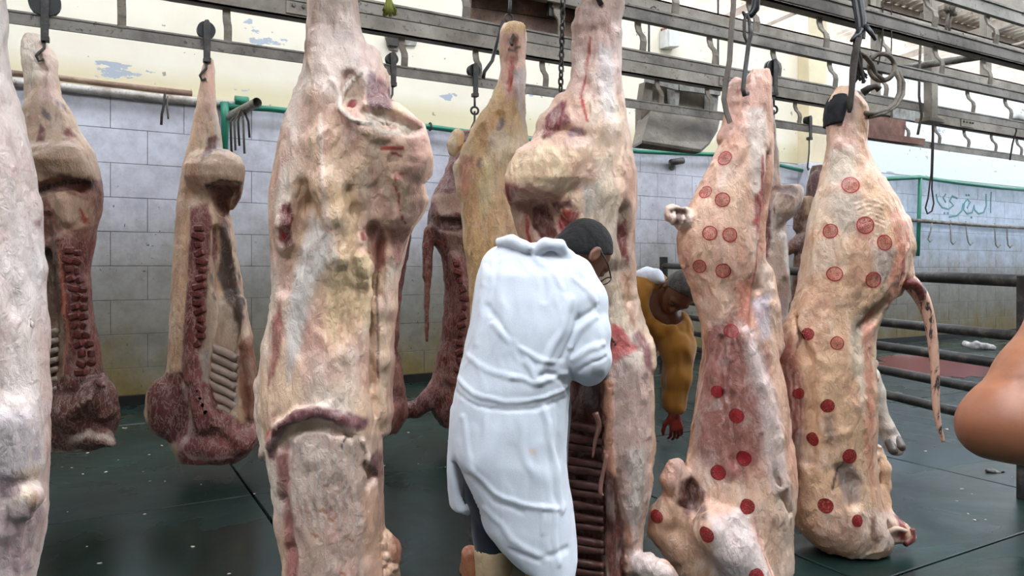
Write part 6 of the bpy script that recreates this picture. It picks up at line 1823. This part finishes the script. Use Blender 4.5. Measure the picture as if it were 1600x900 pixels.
# ---------------------------------------------------------------- on the floor: scraps, blood, a lump of suet
M['scrap'] = simple('white_fat_scrap', (214, 200, 184), 0.5, var=0.2, scale=30)
n = NT('blood_on_floor')
n.b.inputs['Base Color'].default_value = (*lin((104, 26, 30)), 1); n.b.inputs['Roughness'].default_value = 0.22
a_ = n.noise(9, 4, 0.6, n.coords((1, 1, 1), 'World')); r_ = n.ramp(a_, 'Fac', [(0.3, lin((70, 20, 24))), (0.7, lin((134, 44, 46)))]); n.ln(r_, 'Color', n.b, 'Base Color')
M['blood'] = n.m
def floor_at(x, y):
    return P(x, y, CZ * FPX / (y - HOR))
def puddle(pts, label, mat='blood', th=0.003):
    c = floor_at(*pts[0]); Q = [floor_at(*p) for p in pts]
    cen = sum(Q, Vector()) / len(Q); out = []
    m = len(Q)
    for i in range(m * 5):
        k, f = divmod(i, 5); f /= 5
        p = Q[k].lerp(Q[(k + 1) % m], f)
        p = cen + (p - cen) * (1 + .10 * math.sin(i * 2.3) + .05 * math.sin(i * 5.1)); p.z = 0.0006
        out.append(p)
    return tag(MB().prism(out, (0, 0, th)).build('blood_puddle', M[mat], loc=(cen.x, cen.y, 0)), label, 'blood puddle')
puddle([(1362, 572), (1385, 556), (1450, 551), (1530, 560), (1580, 572), (1555, 590), (1470, 590), (1400, 588)], 'red blood puddle on the floor behind the pipe fence')
def heap(name, t, x0, pts, label, cat, c1, c2, vox=0.012, amp=0.02, mat='meat', k=0.02):
    s = Soft(t, x0, vox, 0.05); s.chain(pts, k); half(s, (0, 0, 0.001), (0, 0, -1))
    s.grow(); s.rough(amp, (14, 14, 14), 5); s.V[:, 2] = np.maximum(s.V[:, 2], 0.0); s.normals(); s.base(c1, c2)
    return tag(s.finish(name, M[mat]), label, cat)
tb = CZ * FPX / (551 - HOR)
heap('hide_scrap', tb, 1430, [(1398, 548, 0, 4), (1420, 546, .1, 6), (1440, 549, 0, 5)], 'crumpled pale hide scrap on the floor left of the blood puddle', 'scrap', (214, 214, 216), (180, 178, 176), 0.02, 0.03)
tb = CZ * FPX / (546 - HOR)
heap('hide_scrap', tb, 1535, [(1508, 537, 0, 4), (1525, 540, -.1, 6), (1550, 543, 0, 5)], 'crumpled pale hide scrap on the floor right of the hanging tail', 'scrap', (214, 214, 216), (170, 168, 166), 0.02, 0.03)
heap('suet_lump', 3.35, 736, [(738, 905, 0, 18), (740, 885, 0, 15), (735, 868, 0, 12), (730, 890, .05, 14)], 'lumpy orange brown suet piece on the floor behind the man\'s boot', 'suet', (196, 128, 92), (168, 100, 72), 0.009, 0.014)
tb = CZ * FPX / (738 - HOR)
heap('hide_scrap', tb, 1553, [(1542, 735, 0, 3), (1552, 738, .0, 5), (1566, 742, 0, 4)], 'small dark and white scrap lying under the bare elbow', 'scrap', (150, 140, 132), (70, 62, 58), 0.006, 0.01)
def flake(kind):
    random.seed(kind)
    s = MB(); m = 7
    ang = sorted(random.uniform(0, 6.28) for _ in range(m)); el = random.uniform(0.35, 1.0)
    s.prism([(math.cos(a) * random.uniform(.6, 1), math.sin(a) * el * random.uniform(.6, 1), 0) for a in ang], (0, 0, random.uniform(.25, .5)))
    return s.mesh('scrap', bevel=0.05)
fk = [flake(i) for i in range(4)]
SC = [(113, 731, 3), (137, 708, 3.5), (97, 730, 2), (165, 738, 4), (185, 719, 2.5), (130, 741, 2.5), (252, 697, 5), (195, 669, 4), (233, 711, 3), (224, 737, 2), (233, 752, 4), (258, 752, 2), (300, 855, 5), (226, 804, 3.5),
      (155, 880, 6), (106, 800, 2), (314, 757, 2.5), (397, 772, 3), (322, 772, 1.5), (358, 897, 3.5), (136, 854, 2), (638, 676, 3), (697, 730, 3), (600, 728, 3), (654, 725, 2), (1086, 720, 3),
      (1505, 765, 6), (1512, 803, 3), (1524, 813, 4), (1540, 812, 2.5), (1460, 697, 3.5), (1446, 705, 3), (1470, 663, 4), (1480, 671, 4), (1580, 746, 3), (1495, 783, 2.5), (1518, 772, 2.5), (1360, 690, 2.5)]
for i, (x, y, r) in enumerate(SC):
    p = floor_at(x, y); t = CZ * FPX / (y - HOR); R = r / FPX * t
    o = link('fat_scrap', fk[i % 4], M['scrap'], None, (p.x, p.y, 0.0005)); o.scale = (R, R, R * .5); o.rotation_euler = (0, 0, i * 1.3)
    where = 'between the largest carcass and the left edge' if x < 420 else ('behind the man in the white coat' if x < 700 else ('under the yellow shirted man' if x < 1200 else 'to the right of the stamped carcasses'))
    big = {252: 'long pale fat sliver on the floor left of the round shouldered carcass', 300: 'pale flat fat scrap on the floor left of the large carcass base', 155: 'largest slender white fat scrap on the floor at the lower left', 1505: 'largest white fat scrap on the floor below the hanging tail'}
    if x in big: tag(o, big[x], 'scrap', 'fat scraps ' + where); continue
    tag(o, 'tiny white fat scrap on the floor ' + where, 'scrap', 'fat scraps ' + where)
